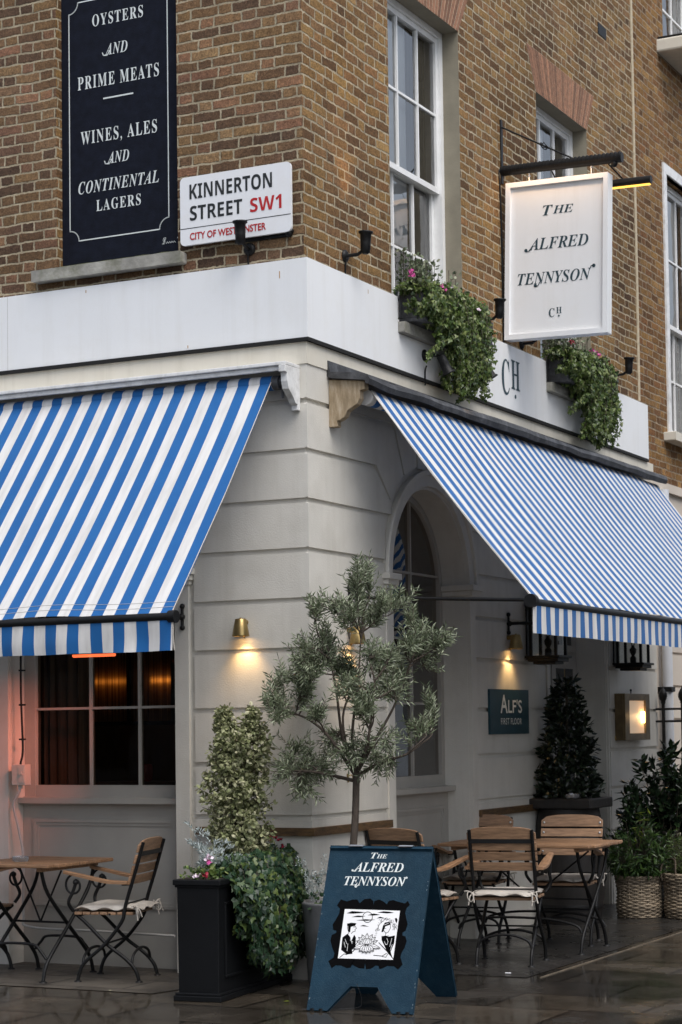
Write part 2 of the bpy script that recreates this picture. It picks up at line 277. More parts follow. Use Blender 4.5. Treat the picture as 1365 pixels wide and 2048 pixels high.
BRICK = [(p_, (c_[0] * 1.06, c_[1] * .99, c_[2] * .84)) for p_, c_ in [(.0, (.085, .052, .034)), (.14, (.130, .076, .040)), (.28, (.175, .105, .050)), (.42, (.225, .140, .062)), (.55, (.285, .188, .085)), (.66, (.225, .122, .062)), (.78, (.165, .100, .058)), (.90, (.335, .230, .11)), (1., (.29, .120, .060))]]
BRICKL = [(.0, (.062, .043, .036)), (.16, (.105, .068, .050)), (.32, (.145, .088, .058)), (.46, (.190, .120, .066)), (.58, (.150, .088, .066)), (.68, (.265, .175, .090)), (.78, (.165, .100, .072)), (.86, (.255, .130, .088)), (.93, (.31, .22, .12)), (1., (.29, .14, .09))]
M = dict(
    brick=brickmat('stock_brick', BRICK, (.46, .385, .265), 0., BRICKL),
    brick2=brickmat('neighbour_brick', [(p, (c[0] * .9, c[1] * .83, c[2] * .8)) for p, c in BRICK], (.36, .28, .19), .13),
    redbrick=mat('red_rubbed_brick', (.25, .122, .070), .9, .3, 25, .5, 80, island=.4),
    mortar=mat('pale_mortar', (.46, .39, .28), .95, .15, 30),
    render=mat('painted_stucco', (.63, .605, .550), .62, .06, 2.5, .22, 90, dirt=(.42, .39, .33), dirt_amt=.30, dirt_scale=2.6, streak=(.40, .37, .31), streak_amt=.28),
    cream=mat('cream_paint', (.66, .62, .53), .6, .05, 3, .08, 90, dirt=(.42, .36, .26), dirt_amt=.25, streak=(.40, .36, .28), streak_amt=.35),
    fascia=mat('white_fascia_paint', (.80, .81, .82), .5, .03, 2, .08, 160, dirt=(.68, .67, .64), dirt_amt=.3, dirt_scale=4., streak=(.58, .56, .52), streak_amt=.22),
    joinery=mat('grey_painted_joinery', (.37, .35, .315), .5, .05, 5, .05, 90),
    whitewood=mat('white_painted_wood', (.74, .74, .73), .5, .07, 8, .1, 60, dirt=(.25, .24, .22), dirt_amt=.6, dirt_scale=9),
    oldwood=mat('weathered_bare_wood', (.34, .26, .165), .85, .3, 5, .4, 40, stretch=(6, 6, 1.2), dirt=(.50, .45, .38), dirt_amt=.7, dirt_scale=5),
    sashwhite=mat('white_sash_paint', (.80, .80, .79), .45, .04, 8, .08, 60, dirt=(.45, .43, .40), dirt_amt=.2, dirt_scale=9),
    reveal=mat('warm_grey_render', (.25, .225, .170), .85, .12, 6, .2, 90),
    stone=mat('mossy_stone', (.30, .29, .26), .9, .35, 7, .5, 30, dirt=(.10, .105, .05), dirt_amt=.9, dirt_scale=4),
    lead=mat('grey_lead', (.040, .041, .045), .6, .4, 4, .4, 14, dirt=(.22, .225, .24), dirt_amt=.5, dirt_scale=6),
    black=mat('black_metal', (.007, .007, .0075), .5, .3, 20, .15, 60, spec=.28),
    blackpaint=mat('black_gloss_paint', (.0045, .005, .006), .5, .25, 4, .12, 25, spec=.22),
    dark=mat('gap_shade_black', (.006, .006, .006), .9),
    navy=mat('navy_sign_paint', (.0065, .0085, .0165), .75, .3, 14, .25, 150, spec=.15),
    letterwhite=mat('painted_white_lettering', (.66, .70, .69), .6, .05, 12),
    letternavy=mat('dark_green_lettering', (.017, .047, .063), .5, .1, 20),
    grooveband=mat('bronze_brown_band', (.105, .058, .022), .5, .5, 6, .3, 60, stretch=(2, 2, 9), dirt=(.028, .018, .011), dirt_amt=.9, dirt_scale=10),
    brass=mat('aged_brass', (.34, .24, .10), .32, .2, 14, .05, 50, metal=.9),
    brassdark=mat('dull_bronze', (.16, .115, .06), .45, .3, 9, .1, 50, metal=.5),
    enamel=mat('white_enamel', (.80, .81, .83), .22, .02, 3, dirt=(.62, .55, .45), dirt_amt=.25),
    signred=mat('red_enamel', (.46, .012, .014), .3, .04), signblack=mat('black_enamel', (.012, .014, .014), .3, .05),
    teak=mat('oiled_teak', (.270, .150, .080), .5, .35, 7, .25, 30, stretch=(1.2, 9, 9), island=.22),
    teakY=mat('oiled_teak_back', (.310, .185, .108), .5, .35, 7, .25, 30, stretch=(9, 1.2, 9), island=.18),
    steel=mat('zinc_bolt', (.55, .56, .58), .3, .1, metal=.9),
    cushion=mat('natural_canvas', (.52, .48, .43), .9, .10, 14, .5, 300),
    zinc=mat('dull_zinc', (.17, .175, .185), .6, .25, 5, .15, 30, metal=.1, dirt=(.09, .09, .09), dirt_amt=.7),
    teal=mat('petrol_blue_paint', (.0042, .025, .046), .6, .18, 5, .3, 110, spec=.22, streak=(.012, .040, .062), streak_amt=.5, dirt=(.02, .045, .065), dirt_amt=.5, dirt_scale=20),
    alf=mat('dark_teal_sign', (.006, .042, .060), .45, .15, 8),
    ink=mat('black_print', (.0025, .0025, .003), .9, spec=.06), paper=mat('white_print', (.78, .78, .79), .55, .03),
    soil=mat('potting_soil', (.025, .018, .012), 1, .4, 30, .8, 50),
    bark=mat('olive_bark', (.075, .058, .045), .9, .4, 9, .8, 40, stretch=(3, 3, 1)),
    twig=mat('thin_twig', (.055, .045, .03), .8, .3),
    wicker=mat('grey_wicker', (.235, .185, .130), .65, .45, 5, .2, 60, island=.35, stretch=(1, 1, 4)),
    darkwood=mat('dark_barrel_wood', (.012, .010, .009), .6, .4, 5, .3, 30, stretch=(6, 6, 1)),
    plastic=mat('beige_plastic', (.52, .49, .44), .45, .05), cable=mat('grey_cable', (.45, .44, .42), .5, .05),
    glass=glassmat('window_glass', (.97, .98, .97), extra=.10, wob=.09), glassdark=glassmat('ground_floor_glass', (.34, .31, .28), 1.30, .03, .0, .30), lantglass=glassmat('lantern_glass', (.85, .85, .82), 1.5, .02, .02),
    room=mat('dark_room_paint', (.055, .042, .032), .8, .4, 2), roomwarm=mat('brown_panelling', (.10, .062, .036), .6, .3, 3, stretch=(4, 4, .5)),
    lining=mat('pale_curtain_lining', (.34, .28, .22), .9, .2, 6, stretch=(9, 9, .3)), curtain=mat('brown_curtain', (.13, .098, .078), .9, .35, 6, stretch=(9, 9, .3)), blind=mat('pale_blind', (.86, .87, .87), .8, .06, 3),
    warm=emis('warm_bulb', (1., .58, .20), 6.), amber=emis('amber_lamp', (1., .36, .06), .32), led=emis('led_strip', (1., .55, .09), .75), heat=emis('red_heater_element', (1., .16, .05), .55),
    screen=emis('lit_menu_paper', (.9, .66, .45), .12),
    pipe=mat('grey_white_pipe', (.62, .64, .68), .4, .05), neigh=mat('cream_neighbour_stucco', (.60, .53, .45), .7, .06, 2, .1, 80),
    opp=mat('opposite_stucco', (.62, .61, .59), .8, .1, 2), oppglass=mat('opposite_window', (.03, .035, .04), .15),
    pink=mat('pink_petal', (.60, .10, .34), .6, .25, 30, island=.3), red=mat('red_petal', (.28, .010, .035), .6, .2, island=.3), palepet=mat('pale_petal', (.72, .60, .68), .6, .1),
    ivy=leafmat('ivy_leaf', [(.028, .054, .016), (.068, .112, .026), (.13, .185, .042), (.045, .082, .022), (.23, .27, .10), (.094, .145, .030)], .35),
    ivydark=leafmat('dark_ivy_leaf', [(.010, .026, .014), (.022, .054, .026), (.038, .080, .038), (.016, .040, .021), (.06, .105, .035), (.125, .165, .04)], .38),
    varieg=leafmat('variegated_leaf', [(.12, .145, .060), (.36, .365, .20), (.20, .23, .10), (.54, .52, .34), (.095, .115, .04), (.32, .335, .17)], .5, .2),
    varieg2=leafmat('pale_edged_leaf', [(.035, .055, .025), (.20, .23, .14), (.07, .11, .05), (.36, .37, .26)], .45, .2),
    silver=leafmat('silver_leaf', [(.30, .34, .33), (.44, .48, .47), (.22, .27, .26), (.52, .56, .56)], .8, .1, .1),
    olive=leafmat('olive_leaf', [(0.061, 0.081, 0.041), (0.146, 0.181, 0.100), (0.293, 0.329, 0.220), (0.091, 0.120, 0.063), (0.213, 0.244, 0.152), (0.403, 0.439, 0.317)], .42, .12),
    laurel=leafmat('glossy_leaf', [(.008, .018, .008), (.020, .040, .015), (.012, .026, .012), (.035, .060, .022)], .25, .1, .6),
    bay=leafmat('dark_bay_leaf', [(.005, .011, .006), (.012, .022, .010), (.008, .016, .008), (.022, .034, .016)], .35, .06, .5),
    skimmia=leafmat('mid_green_leaf', [(.014, .036, .010), (.034, .070, .018), (.060, .110, .022), (.024, .050, .014)], .35, .2),
    lime=leafmat('lime_tip_leaf', [(.15, .20, .02), (.20, .25, .03), (.10, .15, .02)], .4, .35),
)
SL = stripemat('blue_white_stripe_across', 0, -.18 - .0); SR = stripemat('blue_white_stripe_along', 1, .432, .0837)
# ------------------------------------------------------------------ ground
def groundmat():
    m, nt, b = _nt('wet_york_stone'); vec = coord_(nt)
    mp = nt.nodes.new('ShaderNodeMapping'); mp.inputs['Rotation'].default_value = (0, 0, R(0)); mp.inputs['Location'].default_value = (.33, .12, 0); nt.links.new(vec, mp.inputs[0])
    bt = nt.nodes.new('ShaderNodeTexBrick'); bt.inputs['Scale'].default_value = 1; bt.inputs['Brick Width'].default_value = .95; bt.inputs['Row Height'].default_value = .62
    bt.inputs['Mortar Size'].default_value = .014; bt.inputs['Mortar Smooth'].default_value = .15; bt.offset = .43
    bt.inputs['Color1'].default_value = (.026, .0245, .0225, 1); bt.inputs['Color2'].default_value = (.060, .051, .040, 1); bt.inputs['Mortar'].default_value = (.008, .007, .006, 1)
    nt.links.new(mp.outputs[0], bt.inputs['Vector'])
    n = noise_(nt, 2.2, 5, vec, .65); n2 = noise_(nt, 24, 4, vec)
    c = mix_(nt, 1., bt.outputs['Color'], ramp_(nt, n.outputs[0], [(.3, (.7, .66, .6)), (.7, (1.3, 1.25, 1.2))]), 'MULTIPLY')
    c = mix_(nt, 1., c, ramp_(nt, n2.outputs[0], [(.3, (.75, .75, .75)), (.7, (1.2, 1.2, 1.2))]), 'MULTIPLY')
    vo = nt.nodes.new('ShaderNodeTexVoronoi'); vo.inputs['Scale'].default_value = 2.6; nt.links.new(vec, vo.inputs['Vector'])
    c = mix_(nt, ramp_(nt, vo.outputs['Distance'], [(.035, (.7,) * 3), (.06, (0, 0, 0))]), c, (.16, .14, .12))
    gr = noise_(nt, 160, 2, vec); c = mix_(nt, ramp_(nt, gr.outputs[0], [(.66, (0, 0, 0)), (.76, (.6,) * 3)]), c, (.14, .12, .10))
    nt.links.new(c, b.inputs['Base Color'])
    w = noise_(nt, 1.1, 4, vec, .6)
    nt.links.new(ramp_(nt, w.outputs[0], [(.36, (.045,) * 3), (.50, (.13,) * 3), (.66, (.36,) * 3)]), b.inputs['Roughness'])
    bp = nt.nodes.new('ShaderNodeBump'); bp.inputs['Strength'].default_value = .2; bp.inputs['Distance'].default_value = .006
    nt.links.new(math_(nt, 'ADD', math_(nt, 'MULTIPLY', bt.outputs['Fac'], -1.), math_(nt, 'MULTIPLY', n.outputs[0], .5)), bp.inputs['Height']); nt.links.new(bp.outputs[0], b.inputs['Normal'])
    return m
def settmat(name, c1, c2, rough, bw=.10, rh=.10, joint=.006, wet=True):
    m, nt, b = _nt(name); vec = coord_(nt)
    bt = nt.nodes.new('ShaderNodeTexBrick'); bt.inputs['Scale'].default_value = 1; bt.inputs['Brick Width'].default_value = bw; bt.inputs['Row Height'].default_value = rh
    bt.inputs['Mortar Size'].default_value = joint; bt.inputs['Color1'].default_value = (*c1, 1); bt.inputs['Color2'].default_value = (*c2, 1); bt.inputs['Mortar'].default_value = (c1[0] * .3, c1[1] * .3, c1[2] * .3, 1)
    nt.links.new(vec, bt.inputs['Vector']); n = noise_(nt, 3, 5, vec, .65)
    c = mix_(nt, 1., bt.outputs['Color'], ramp_(nt, n.outputs[0], [(.3, (.65, .65, .65)), (.7, (1.3, 1.27, 1.22))]), 'MULTIPLY')
    nt.links.new(c, b.inputs['Base Color'])
    nt.links.new(ramp_(nt, n.outputs[0], [(.35, (rough * .5,) * 3), (.65, (rough,) * 3)]), b.inputs['Roughness'])
    bp = nt.nodes.new('ShaderNodeBump'); bp.inputs['Strength'].default_value = .5; bp.inputs['Distance'].default_value = .006
    nt.links.new(math_(nt, 'ADD', math_(nt, 'MULTIPLY', bt.outputs['Fac'], -1.), math_(nt, 'MULTIPLY', n.outputs[0], .4)), bp.inputs['Height']); nt.links.new(bp.outputs[0], b.inputs['Normal'])
    return m
g = MB(); g.quad((-300, -300, 0), (300, -300, 0), (300, 300, 0), (-300, 300, 0)); tag(g.build('pavement', groundmat()), kind='structure')
g = MB(); g.quad((-.3, .58, .004), (1.30, .58, .004), (1.30, 9, .004), (-.3, 9, .004)); tag(g.build('terrace_paving', settmat('dark_setts', (.024, .023, .022), (.044, .041, .038), .42, .11, .055, .009)), kind='structure')
g = MB(); g.quad((-8, -1.02, .004), (-.62, -1.02, .004), (-.30, .4, .004), (-8, .4, .004)); tag(g.build('sheltered_paving', settmat('dry_slabs', (.060, .053, .045), (.080, .070, .058), .75, .62, .45, .009)), kind='structure')
g = MB(); g.box(1.380, 1.388, .62, 9, 0, .0060)
tag(g.build('kerb_strip', mat('pale_joint', (.15, .12, .085), .6, .3, 10)), kind='structure')

# ------------------------------------------------------------------ the pub: shell
pub = empty('pub_building'); tag(pub, 'brown brick corner pub with stucco ground floor, white fascia and white sash windows', 'building')
def arch_wall(mb, P, uc, r, zs, u0, u1, z1, d, mi=0, n=28):
    """front face at depth d with an arched opening"""
    mb.quad(P(u0, 0, d), P(uc - r, 0, d), P(uc - r, zs, d), P(u0, zs, d), mi); mb.quad(P(uc + r, 0, d), P(u1, 0, d), P(u1, zs, d), P(uc + r, zs, d), mi)
    mb.quad(P(u0, zs, d), P(uc - r, zs, d), P(uc - r, z1, d), P(u0, z1, d), mi); mb.quad(P(uc + r, zs, d), P(u1, zs, d), P(u1, z1, d), P(uc + r, z1, d), mi)
    for i in range(n):
        a, b = math.pi * i / n, math.pi * (i + 1) / n
        p, q = (uc - r * math.cos(a), zs + r * math.sin(a)), (uc - r * math.cos(b), zs + r * math.sin(b))
        mb.quad(P(*p, d), P(*q, d), P(q[0], z1, d), P(p[0], z1, d), mi)
def arch_path(uc, r, zs, n=28, z0=0): return [(uc - r, z0)] + [(uc - r * math.cos(math.pi * i / n), zs + r * math.sin(math.pi * i / n)) for i in range(n + 1)] + [(uc + r, z0)]
def ring(mb, P, uc, ra, rb, zs, d0, d1, z0=None, mi=0, n=32):
    pa, pb = arch_path(uc, ra, zs, n), arch_path(uc, rb, zs, n)
    if z0 is None: pa, pb = pa[1:-1], pb[1:-1]
    else: pa[0], pa[-1], pb[0], pb[-1] = (uc - ra, z0), (uc + ra, z0), (uc - rb, z0), (uc + rb, z0)
    k = len(pa); vs = [P(*p, d) for path, d in ((pa, d0), (pb, d0), (pa, d1), (pb, d1)) for p in path]
    fs = []
    for i in range(k - 1):
        fs += [(2 * k + i, 2 * k + i + 1, 3 * k + i + 1, 3 * k + i), (i, i + 1, 2 * k + i + 1, 2 * k + i), (k + i, 3 * k + i, 3 * k + i + 1, k + i + 1), (i, k + i, k + i + 1, i + 1)]
    fs += [(0, k, 3 * k, 2 * k), (k - 1, 3 * k - 1, 4 * k - 1, 2 * k - 1)]
    mb.add(vs, fs, mi)
GR = [0.0, .68, 1.08, 1.44, 1.81, 2.21, 2.547, 2.885, 3.222, 3.56, 3.90, 4.15]
DW = .022
def course(mb, P, u0, u1, k0=1, k1=11, gap=.017):
    for k in range(k0, k1):
        mb.pbox(P, u0, u1, GR[k] + (gap if k else 0), GR[k + 1] - (gap if k < 10 else 0), 0.0, DW)
# ground floor walls ------------------------------------------------
UL, UR, RAD, ZS = -1.75, 1.99, .71, 2.78
g = MB()
arch_wall(g, PR, UR, RAD, ZS, -.001, 4.46, 4.2, 0.); arch_wall(g, PL, UL, RAD, ZS, -7.5, .001, 4.2, 0.)
g.quad(PR(4.46, 3.05, 0), PR(5.96, 3.05, 0), PR(5.96, 4.2, 0), PR(4.46, 4.2, 0)); g.quad(PR(5.96, 0, 0), PR(7.46, 0, 0), PR(7.46, 4.2, 0), PR(5.96, 4.2, 0))
for P, uc, dep in ((PR, UR, .24), (PL, UL, .22)):                   # reveals
    pth = arch_path(uc, RAD, ZS)
    for a, b in zip(pth, pth[1:]): g.quad(P(*a, 0), P(*b, 0), P(*b, -dep), P(*a, -dep))
g.quad(PR(4.46, 0, 0), PR(4.46, 3.05, 0), PR(4.46, 3.05, -.5), PR(4.46, 0, -.5)); g.quad(PR(5.96, 0, 0), PR(5.96, 3.05, 0), PR(5.96, 3.05, -.5), PR(5.96, 0, -.5)); g.quad(PR(4.46, 3.05, 0), PR(5.96, 3.05, 0), PR(5.96, 3.05, -.5), PR(4.46, 3.05, -.5))
g.build('ground_floor_wall', M['render'], pub)
g = MB(); course(g, PL, -.885, 0, 0); course(g, PL, -7.5, -2.64, 0); g.build('rusticated_stonework', M['render'], pub, bevel=.006); g = MB()
# the two corner stones share the arris: right blocks start behind the left ones
gB = MB()
def clip_course(u0, u1, a, b, poly=None): (gB if (poly[0][0] if poly else u0) > 2 else g).prism(poly or [(u0, a), (u1, a), (u1, b), (u0, b)], PR, 0.0, DW)
for k in range(0, 11):
    a, b = GR[k] + (.017 if k else 0), GR[k + 1] - (.017 if k < 10 else 0)
    if k <= 7: clip_course(-DW, 1.172, a, b)
    elif k == 8: clip_course(0, 0, 0, 0, [(-DW, a), (1.30, a), (1.255, 3.35), (1.032, b), (-DW, b)])
    elif k == 9: clip_course(0, 0, 0, 0, [(-DW, a), (1.045, a), (1.285, 3.345), (1.36, 3.44), (1.505, 3.545), (1.345, b), (-DW, b)])
    else: clip_course(0, 0, 0, 0, [(-DW, a), (1.36, a), (1.53, 3.555), (1.745, 3.64), (1.735, 3.75), (1.735, b), (-DW, b)])
    if k <= 7: clip_course(2.808, 4.36, a, b)
    elif k == 8: clip_course(0, 0, 0, 0, [(4.36, a), (2.68, a), (2.725, 3.35), (2.948, b), (4.36, b)])
    elif k == 9: clip_course(0, 0, 0, 0, [(4.36, a), (2.935, a), (2.695, 3.345), (2.62, 3.44), (2.475, 3.545), (2.635, b), (4.36, b)])
    else: clip_course(0, 0, 0, 0, [(4.36, a), (2.62, a), (2.45, 3.555), (2.235, 3.64), (2.245, 3.75), (2.245, b), (4.36, b)])
gK = MB(); gK.prism([(1.765, 3.63), (2.215, 3.63), (2.215, 4.15), (1.765, 4.15)], PR, 0, DW)
gC = MB(); course(gC, PR, 6.02, 7.46, 0)
gB.pbox(PR, 4.385, 4.445, 0, 3.0, 0, DW * 1.3); gC.pbox(PR, 5.975, 6.003, 0, 3.0, 0, DW * .9)
gB.build('rusticated_stonework', M['render'], pub, bevel=.006); gC.build('rusticated_stonework', M['render'], pub, bevel=.006); gK.build('keystone', M['render'], pub, bevel=.006)
g.build('rusticated_stonework', M['render'], pub, bevel=.006)
for P, uc in ((PR, UR), (PL, UL)):                                  # archivolts, jamb strips and imposts
    g = MB(); ring(g, P, uc, RAD + .002, RAD + .115, ZS + .02, -.02, .034); ring(g, P, uc, RAD + .085, RAD + .128, ZS + .02, .030, .060)
    for s in (-1, 1):
        a, b = sorted((uc + s * (RAD + .002), uc + s * (RAD + .115)))
        g.pbox(P, a, b, 0, 2.69, -.02, .032)
        for dz0, dz1, pr in ((2.685, 2.715, .014), (2.715, 2.755, .030), (2.755, 2.80, .048)):
            g.pbox(P, a - pr, b + pr, dz0, dz1, -.20, .034 + pr)
    g.build('arch_surround', M['render'], pub, bevel=.006)
for P, a, b, d1 in ((PL, -.87, DW, .055), (PR, -.0555, 1.172, .0555), (PR, 2.808, 4.36, .055), (PL, -7.5, -2.64, .055)):
    g = MB(); g.pbox(P, a, b, .957, 1.012, 0, d1); g.build('band_moulding', M['grooveband'], pub, bevel=.01)
g = MB()                                                            # cream band, shadow gap and fascia wrap the corner
g.pbox(PL, -7.5, .030, 4.15, 4.30, 0, .030); g.pbox(PR, -.0295, 7.46, 4.15, 4.30, 0, .0305)
g.build('cream_band', M['cream'], pub, bevel=.004)
g = MB(); g.pbox(PL, -7.5, .050, 4.30, 4.326, 0, .052); g.pbox(PR, -.0515, 7.26, 4.30, 4.326, 0, .0525); g.build('gap_shade', M['dark'], pub)  # black strip standing in for the shade of the recess below the fascia
g = MB()
NT = [(1.40, 2.87), (4.45, 5.92)]; FB, FT, FD = 4.326, 4.873, .045
g.pbox(PL, -7.5, FD, FB, FT, 0, FD)
poly = [(-FD + .0005, FB), (7.28, FB), (7.28, FT), (5.92, FT), (5.92, 4.60), (4.45, 4.60), (4.45, FT), (2.87, FT), (2.87, 4.60), (1.40, 4.60), (1.40, FT), (-FD + .0005, FT)]
def polyfaces(mb, P, rects, d0, d1):
    for a in rects: mb.pbox(P, *a, d0, d1)
polyfaces(g, PR, [(-FD + .0006, 7.28, FB, 4.60), (-FD + .0006, 1.40, 4.60, FT), (2.87, 4.45, 4.60, FT), (5.92, 7.28, 4.60, FT)], 0, FD + .0004)
fas = g.build('fascia', M['fascia'], pub)
g = MB()
RUST = mat('rust', (.42, .24, .09), .9, .3)
for P, u, z, h, e in ((PL, -.165, 4.80, .05, .0012), (PL, -1.75, 4.845, .02, .0012), (PL, -.9, 4.36, .02, .0012), (PR, .9, 4.83, .03, .0016), (PR, 3.2, 4.85, .02, .0016)):
    g = MB(); g.pbox(P, u - .003, u + .003, z - h, z, FD, FD + e); g.build('rust_streak', RUST, fas)
for P, u, z1_ in ((PL, -2.44, FT), (PL, -4.88, FT), (PR, 3.05, FT), (PR, 6.1, FT)):
    g = MB(); g.pbox(P, u - .0015, u + .0015, FB, z1_, FD, FD + .0009); g.build('panel_joint', M['cable'], fas)
g = MB()
text(g, 'C', PR, 3.415, 3.585, 4.445, 4.735, FD + .003, SER); text(g, 'H', PR, 3.625, 3.815, 4.510, 4.757, FD + .003, SER)
g.prism([(3.715 + .018 * math.cos(i), 4.452 + .018 * math.sin(i)) for i in [k * .6283 for k in range(10)]], PR, FD + .001, FD + .003)
g.build('lettering', M['letternavy'], fas)
g = MB()
for u0, u1 in NT: g = MB(); g.pbox(PR, u0 + .004, u1 - .004, 4.603, 4.685, -.2, .10); g.build('window_sill', M['stone'], pub, bevel=.008)
# upper brick walls ---------------------------------------------------
ZT = 11.0; HOL = [(1.39, 2.72, 4.66, 7.29), (4.44, 5.75, 4.66, 7.28)]; BL = (-2.03, -1.0, 5.03, ZT)
g = MB()
def wallgrid(mb, P, u0, u1, z0, z1, holes, dep, mi=0, mir=0):
    us = sorted({u0, u1, *[h[0] for h in holes], *[h[1] for h in holes]}); zs = sorted({z0, z1, *[h[2] for h in holes], *[h[3] for h in holes]})
    for a, b in zip(us, us[1:]):
        for c, d in zip(zs, zs[1:]):
            if any(h[0] <= a and b <= h[1] and h[2] <= c and d <= h[3] for h in holes): continue
            mb.quad(P(a, c, 0), P(b, c, 0), P(b, d, 0), P(a, d, 0), mi)
    for h in holes:
        for (a, c), (b, d) in (((h[0], h[2]), (h[0], h[3])), ((h[1], h[2]), (h[1], h[3])), ((h[0], h[3]), (h[1], h[3])), ((h[0], h[2]), (h[1], h[2]))):
            mb.quad(P(a, c, 0), P(b, d, 0), P(b, d, -dep), P(a, c, -dep), mir)
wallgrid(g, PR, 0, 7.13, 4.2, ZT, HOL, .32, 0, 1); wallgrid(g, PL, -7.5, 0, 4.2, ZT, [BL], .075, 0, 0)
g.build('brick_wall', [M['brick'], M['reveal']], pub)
for (u0, u1, z0, z1), spl in zip(HOL, (.24, .22)):                   # flat arches of tapered red bricks
    g = MB(); n = 26; hh = .38
    for i in range(n):
        t0, t1 = i / n, (i + 1) / n; e = .005
        b0, b1 = u0 + (u1 - u0) * t0 + e, u0 + (u1 - u0) * t1 - e
        a0, a1 = u0 - spl + (u1 - u0 + 2 * spl) * t0 + e, u0 - spl + (u1 - u0 + 2 * spl) * t1 - e
        g.prism([(b0, z1 + .002), (b1, z1 + .002), (a1, z1 + hh), (a0, z1 + hh)], PR, -.02, .004)
    g.prism([(u0, z1 + .001), (u1, z1 + .001), (u1 + spl, z1 + hh + .004), (u0 - spl, z1 + hh + .004)], PR, -.02, .0015, 1)
    g.build('brick_arch', [M['redbrick'], M['mortar']], pub)
# sash windows upstairs -------------------------------------------------
def sash_window(P, u0, u1, z0, z1, zm, dep, par, name='sash_window', hb_up=2, hb_lo=2, wl=.055):
    f = MB(); w = .055
    f.pbox(P, u0 + .001, u0 + wl, z0, z1, -dep - .14, -dep); f.pbox(P, u1 - w, u1 - .001, z0, z1, -dep - .14, -dep); f.pbox(P, u0 + wl, u1 - w, z1 - .05, z1 - .001, -dep - .14, -dep); f.pbox(P, u0 + wl, u1 - w, z0, z0 + .06, -dep - .14, -dep)
    o = f.build(name, M['sashwhite'], par, bevel=.004)
    a, b = u0 + wl + .001, u1 - w - .001
    for (c, d, dd, hb) in ((zm, z1 - .052, dep + .022, hb_up), (z0 + .062, zm + .045, dep + .075, hb_lo)):
        s = MB(); st = .038
        s.pbox(P, a, a + st, c, d, -dd - .04, -dd); s.pbox(P, b - st, b, c, d, -dd - .04, -dd); s.pbox(P, a + st, b - st, d - .042, d, -dd - .04, -dd); s.pbox(P, a + st, b - st, c, c + .045, -dd - .04, -dd)
        for k in (1, 2):
            u = a + (b - a) * k / 3; s.pbox(P, u - .010, u + .010, c + .045, d - .042, -dd - .036, -dd - .004)
        for k in range(1, hb):
            z = c + (d - c) * k / hb; s.pbox(P, a + st, b - st, z - .010, z + .010, -dd - .034, -dd - .006)
        s.build('sash', M['sashwhite'], o, bevel=.003)
        s = MB(); s.quad(P(a + .01, c + .01, -dd - .022), P(b - .01, c + .01, -dd - .022), P(b - .01, d - .01, -dd - .022), P(a + .01, d - .01, -dd - .022)); s.build('pane', M['glass'], o)
    return o
sash_window(PR, 1.39, 2.72, 4.72, 7.29, 5.965, .14, pub, wl=.14); sash_window(PR, 4.44, 5.75, 4.72, 7.28, 5.955, .14, pub, wl=.14)
for u0, u1 in ((1.42, 2.70), (4.47, 5.72)):
    n = 26; g = MB()
    for a, b, in ((u0 + (u1 - u0) * .70, u1),):
        for i in range(n):
            ua, ub = a + (b - a) * i / n, a + (b - a) * (i + 1) / n
            da, db = -.42 + .03 * math.sin(i * 1.9), -.42 + .03 * math.sin((i + 1) * 1.9)
            g.quad(PR(ua, 4.75, da), PR(ub, 4.75, db), PR(ub, 7.3, db), PR(ua, 7.3, da))
    g.build('curtain', M['curtain'], pub)
for a, b, z in ((1.45, 2.275, 5.45), (4.47, 5.30, 5.60)): g = MB(); g.pbox(PR, a, b, z, 7.28, -.275, -.271); g.build('blind', M['blind'], pub)
# rooms behind the glass ---------------------------------------------------
def openbox(mb, x0, x1, y0, y1, z0, z1, skip, mi=0):
    F = {'x0': [(x0, y0, z0), (x0, y1, z0), (x0, y1, z1), (x0, y0, z1)], 'x1': [(x1, y0, z0), (x1, y1, z0), (x1, y1, z1), (x1, y0, z1)], 'y0': [(x0, y0, z0), (x1, y0, z0), (x1, y0, z1), (x0, y0, z1)], 'y1': [(x0, y1, z0), (x1, y1, z0), (x1, y1, z1), (x0, y1, z1)], 'z0': [(x0, y0, z0), (x1, y0, z0), (x1, y1, z0), (x0, y1, z0)], 'z1': [(x0, y0, z1), (x1, y0, z1), (x1, y1, z1), (x0, y1, z1)]}
    for k, q in F.items():
        if k not in skip: mb.quad(*q, mi)
g = MB(); openbox(g, -5, -.245, .225, 4.4, .02, 4.18, ('x1', 'y0')); openbox(g, -5, -.33, .08, 7.1, 4.5, 8.5, ('x1',)); openbox(g, -1.5, -.5, 4.44, 6.0, .02, 3.1, ('x1',))
g.build('interior_room', M['room'], pub)
g = MB(); g.box(-4.9, -2.05, 1.75, 1.80, .02, 4.1); g.build('panelling', M['roomwarm'], pub)
g = MB(); n = 18
for i in range(n): g.quad(*[(-2.52 + .42 * (i + d) / n, .50 + .025 * math.sin((i + d) * 1.7), z) for d, z in ((0, .3), (1, .3), (1, 3.6), (0, 3.6))])
g.build('curtain', M['lining'], pub)
